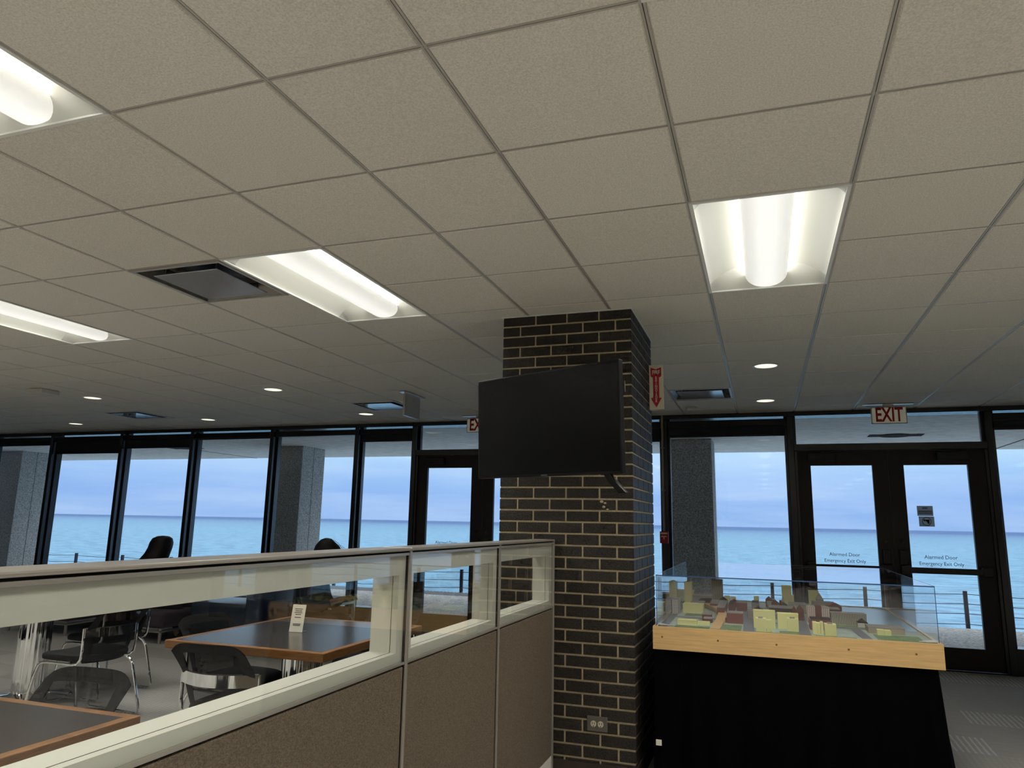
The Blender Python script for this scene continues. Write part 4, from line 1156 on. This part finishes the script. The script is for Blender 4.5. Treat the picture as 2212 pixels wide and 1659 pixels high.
bld(1.465, 1.530, 4.10, .09, .146, 'yellow', 'para'); bld(1.531, 1.545, 4.10, .07, .085, 'yellow'); bld(1.272, 1.307, 4.10, .07, .061, 'yellow', 'para'); bld(1.245, 1.278, 3.30, .12, .044, 'g_strip', 'grey')
bld(1.39, 1.44, 3.84, .10, .046, 'mred', 'gable'); bld(1.455, 1.475, 3.86, .05, .060, 'mred', 'spire')
bld(1.655, 1.722, 4.32, .08, .104, 'yellow', 'para'); bld(1.695, 1.745, 4.20, .06, .060, 'g_tan', 'spire'); bld(1.66, 1.79, 4.06, .10, .050, 'g_tan', 'grey')
bld(1.510, 1.535, 3.42, .09, .052, 'mred', 'gable'); bld(1.538, 1.574, 3.38, .12, .062, 'mred', 'gable'); bld(1.50, 1.61, 3.76, .20, .052, 'mtan', 'grey')
bld(1.589, 1.635, 3.30, .08, .088, 'g_hotel', 'para'); bld(1.636, 1.672, 3.31, .08, .097, 'mred'); bld(1.673, 1.717, 3.30, .08, .088, 'g_hotel', 'para')
bld(1.586, 1.70, 2.96, .12, .056, 'g_red', 'dark'); bld(1.591, 1.612, 2.80, .06, .060, 'yellow'); bld(1.613, 1.630, 2.805, .06, .056, 'yellow'); bld(1.631, 1.645, 2.80, .06, .062, 'yellow'); bld(1.648, 1.704, 2.735, .07, .061, 'yellow', 'box')
bld(1.722, 1.915, 3.29, .09, .062, 'g_strip', 'grey'); bld(1.857, 1.912, 3.20, .06, .026, 'offwhite', 'gable')
bld(1.885, 2.063, 2.97, .15, .028, 'mtan', 'grey'); bld(1.921, 1.955, 2.90, .05, .029, 'yellow'); bld(1.956, 1.988, 2.90, .05, .027, 'yellow')
bld(1.745, 1.835, 3.88, .12, .046, 'mred', 'gable'); bld(1.63, 1.72, 3.60, .14, .060, 'mtan', 'grey'); bld(1.735, 1.80, 3.62, .12, .052, 'mred', 'grey')
rnd = random.Random(11)
for gx in range(9):
    for gy in range(8):
        x0 = 1.02+gx*.085+rnd.uniform(-.01, .01); y0 = 3.36+gy*.125+rnd.uniform(-.02, .02)
        w_, d_ = rnd.uniform(.045, .07), rnd.uniform(.06, .1)
        if x0+w_ > 1.80 or y0+d_ > 4.38: continue
        if any(x0 < b[1]+.006 and x0+w_ > b[0]-.006 and y0 < b[3]+.006 and y0+d_ > b[2]-.006 for b in BLD): continue
        if x0 < 1.125 and y0 < 3.75: continue
        if any(x0 < q+.032 and x0+w_ > q-.032 for q in (1.245, 1.556)): continue
        bld(x0, x0+w_, y0, d_, rnd.uniform(.022, .046), rnd.choice(['mred', 'mred', 'mtan', 'mgrey', 'g_red', 'mdark']), rnd.choice(['grey', 'dark', 'para', 'gable']))
vp = [(.94, 3.86), (.985, 3.76), (1.039, 3.62), (1.078, 3.45), (1.093, 3.28), (1.096, 3.04), (1.088, 2.88), (1.082, 2.72)]
vb = MB(); topr, botr = [], []
for i, p_ in enumerate(vp):
    d = (Vector(vp[min(i+1, len(vp)-1)])-Vector(vp[max(i-1, 0)])).normalized(); nrm = Vector((-d.y, d.x))*.026
    zt_ = GZ+.030-.026*max(0, (i-4))/3
    topr.append([(p_[0]-nrm.x, p_[1]-nrm.y, GZ+.001), (p_[0]-nrm.x, p_[1]-nrm.y, zt_), (p_[0]+nrm.x, p_[1]+nrm.y, zt_), (p_[0]+nrm.x, p_[1]+nrm.y, GZ+.001)])
vb.surf(topr, closed=True); vb.f.append((0, 1, 2, 3)); vb.f.append(tuple(4*(len(vp)-1)+k for k in (3, 2, 1, 0)))
vb.build('viaduct', MT['maple'], cm)

ac = thing('display_case', 'clear acrylic box cover standing over the city model', 'display case', ((BX0+BX1)/2, (BY0+BY1)/2, ZB1))
ax0, ax1, ay0, ay1, az0, az1, th = BX0+.018, BX1-.012, BY0+.035, BY1-.03, ZB1+.0005, H-1.573, .006
for nm, q in (('panel', (ax0, ax1, ay0, ay0+th, az0, az1-th)), ('panel', (ax0, ax1, ay1-th, ay1, az0, az1-th)), ('panel', (ax0, ax0+th, ay0+th, ay1-th, az0, az1-th)), ('panel', (ax1-th, ax1, ay0+th, ay1-th, az0, az1-th)), ('top_panel', (ax0, ax1, ay0, ay1, az1-th, az1))):
    MB().box(*q).build(nm, 'acrylic', ac)
ed = MB(); e = .0022
ed.box(ax0, ax1, ay0-e*.3, ay0+e, az1-e*2.4, az1+e*.2).box(ax1-e, ax1+e*.3, ay0-e*.3, ay0+e, az0, az1).box(ax0-e*.3, ax0+e, ay0-e*.3, ay0+e, az0, az1)
ed.box(ax1-e, ax1+e*.3, ay0, ay1, az1-e, az1+e*.2).box(ax0-e*.3, ax0+e, ay0, ay1, az1-e, az1+e*.2)
ed.build('edge_line', 'acryledge', ac)
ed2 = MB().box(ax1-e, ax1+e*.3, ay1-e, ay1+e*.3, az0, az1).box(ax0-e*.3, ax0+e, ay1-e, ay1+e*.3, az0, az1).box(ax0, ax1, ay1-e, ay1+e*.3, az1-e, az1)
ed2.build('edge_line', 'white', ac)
cn = MB()
for xx, yy, sx2, sy2 in ((ax1-.006, ay0+.006, -1, 1), (ax1-.006, ay1-.006, -1, -1), (ax0+.006, ay0+.006, 1, 1), (ax0+.006, ay1-.006, 1, -1)):
    cn.prism([(xx, yy), (xx+sx2*.085, yy), (xx, yy+sy2*.085)] if sx2*sy2 > 0 else [(xx, yy), (xx, yy+sy2*.085), (xx+sx2*.085, yy)], az0+.0002, az0+.0035, 'z')
cn.build('corner_block', 'white', ac)
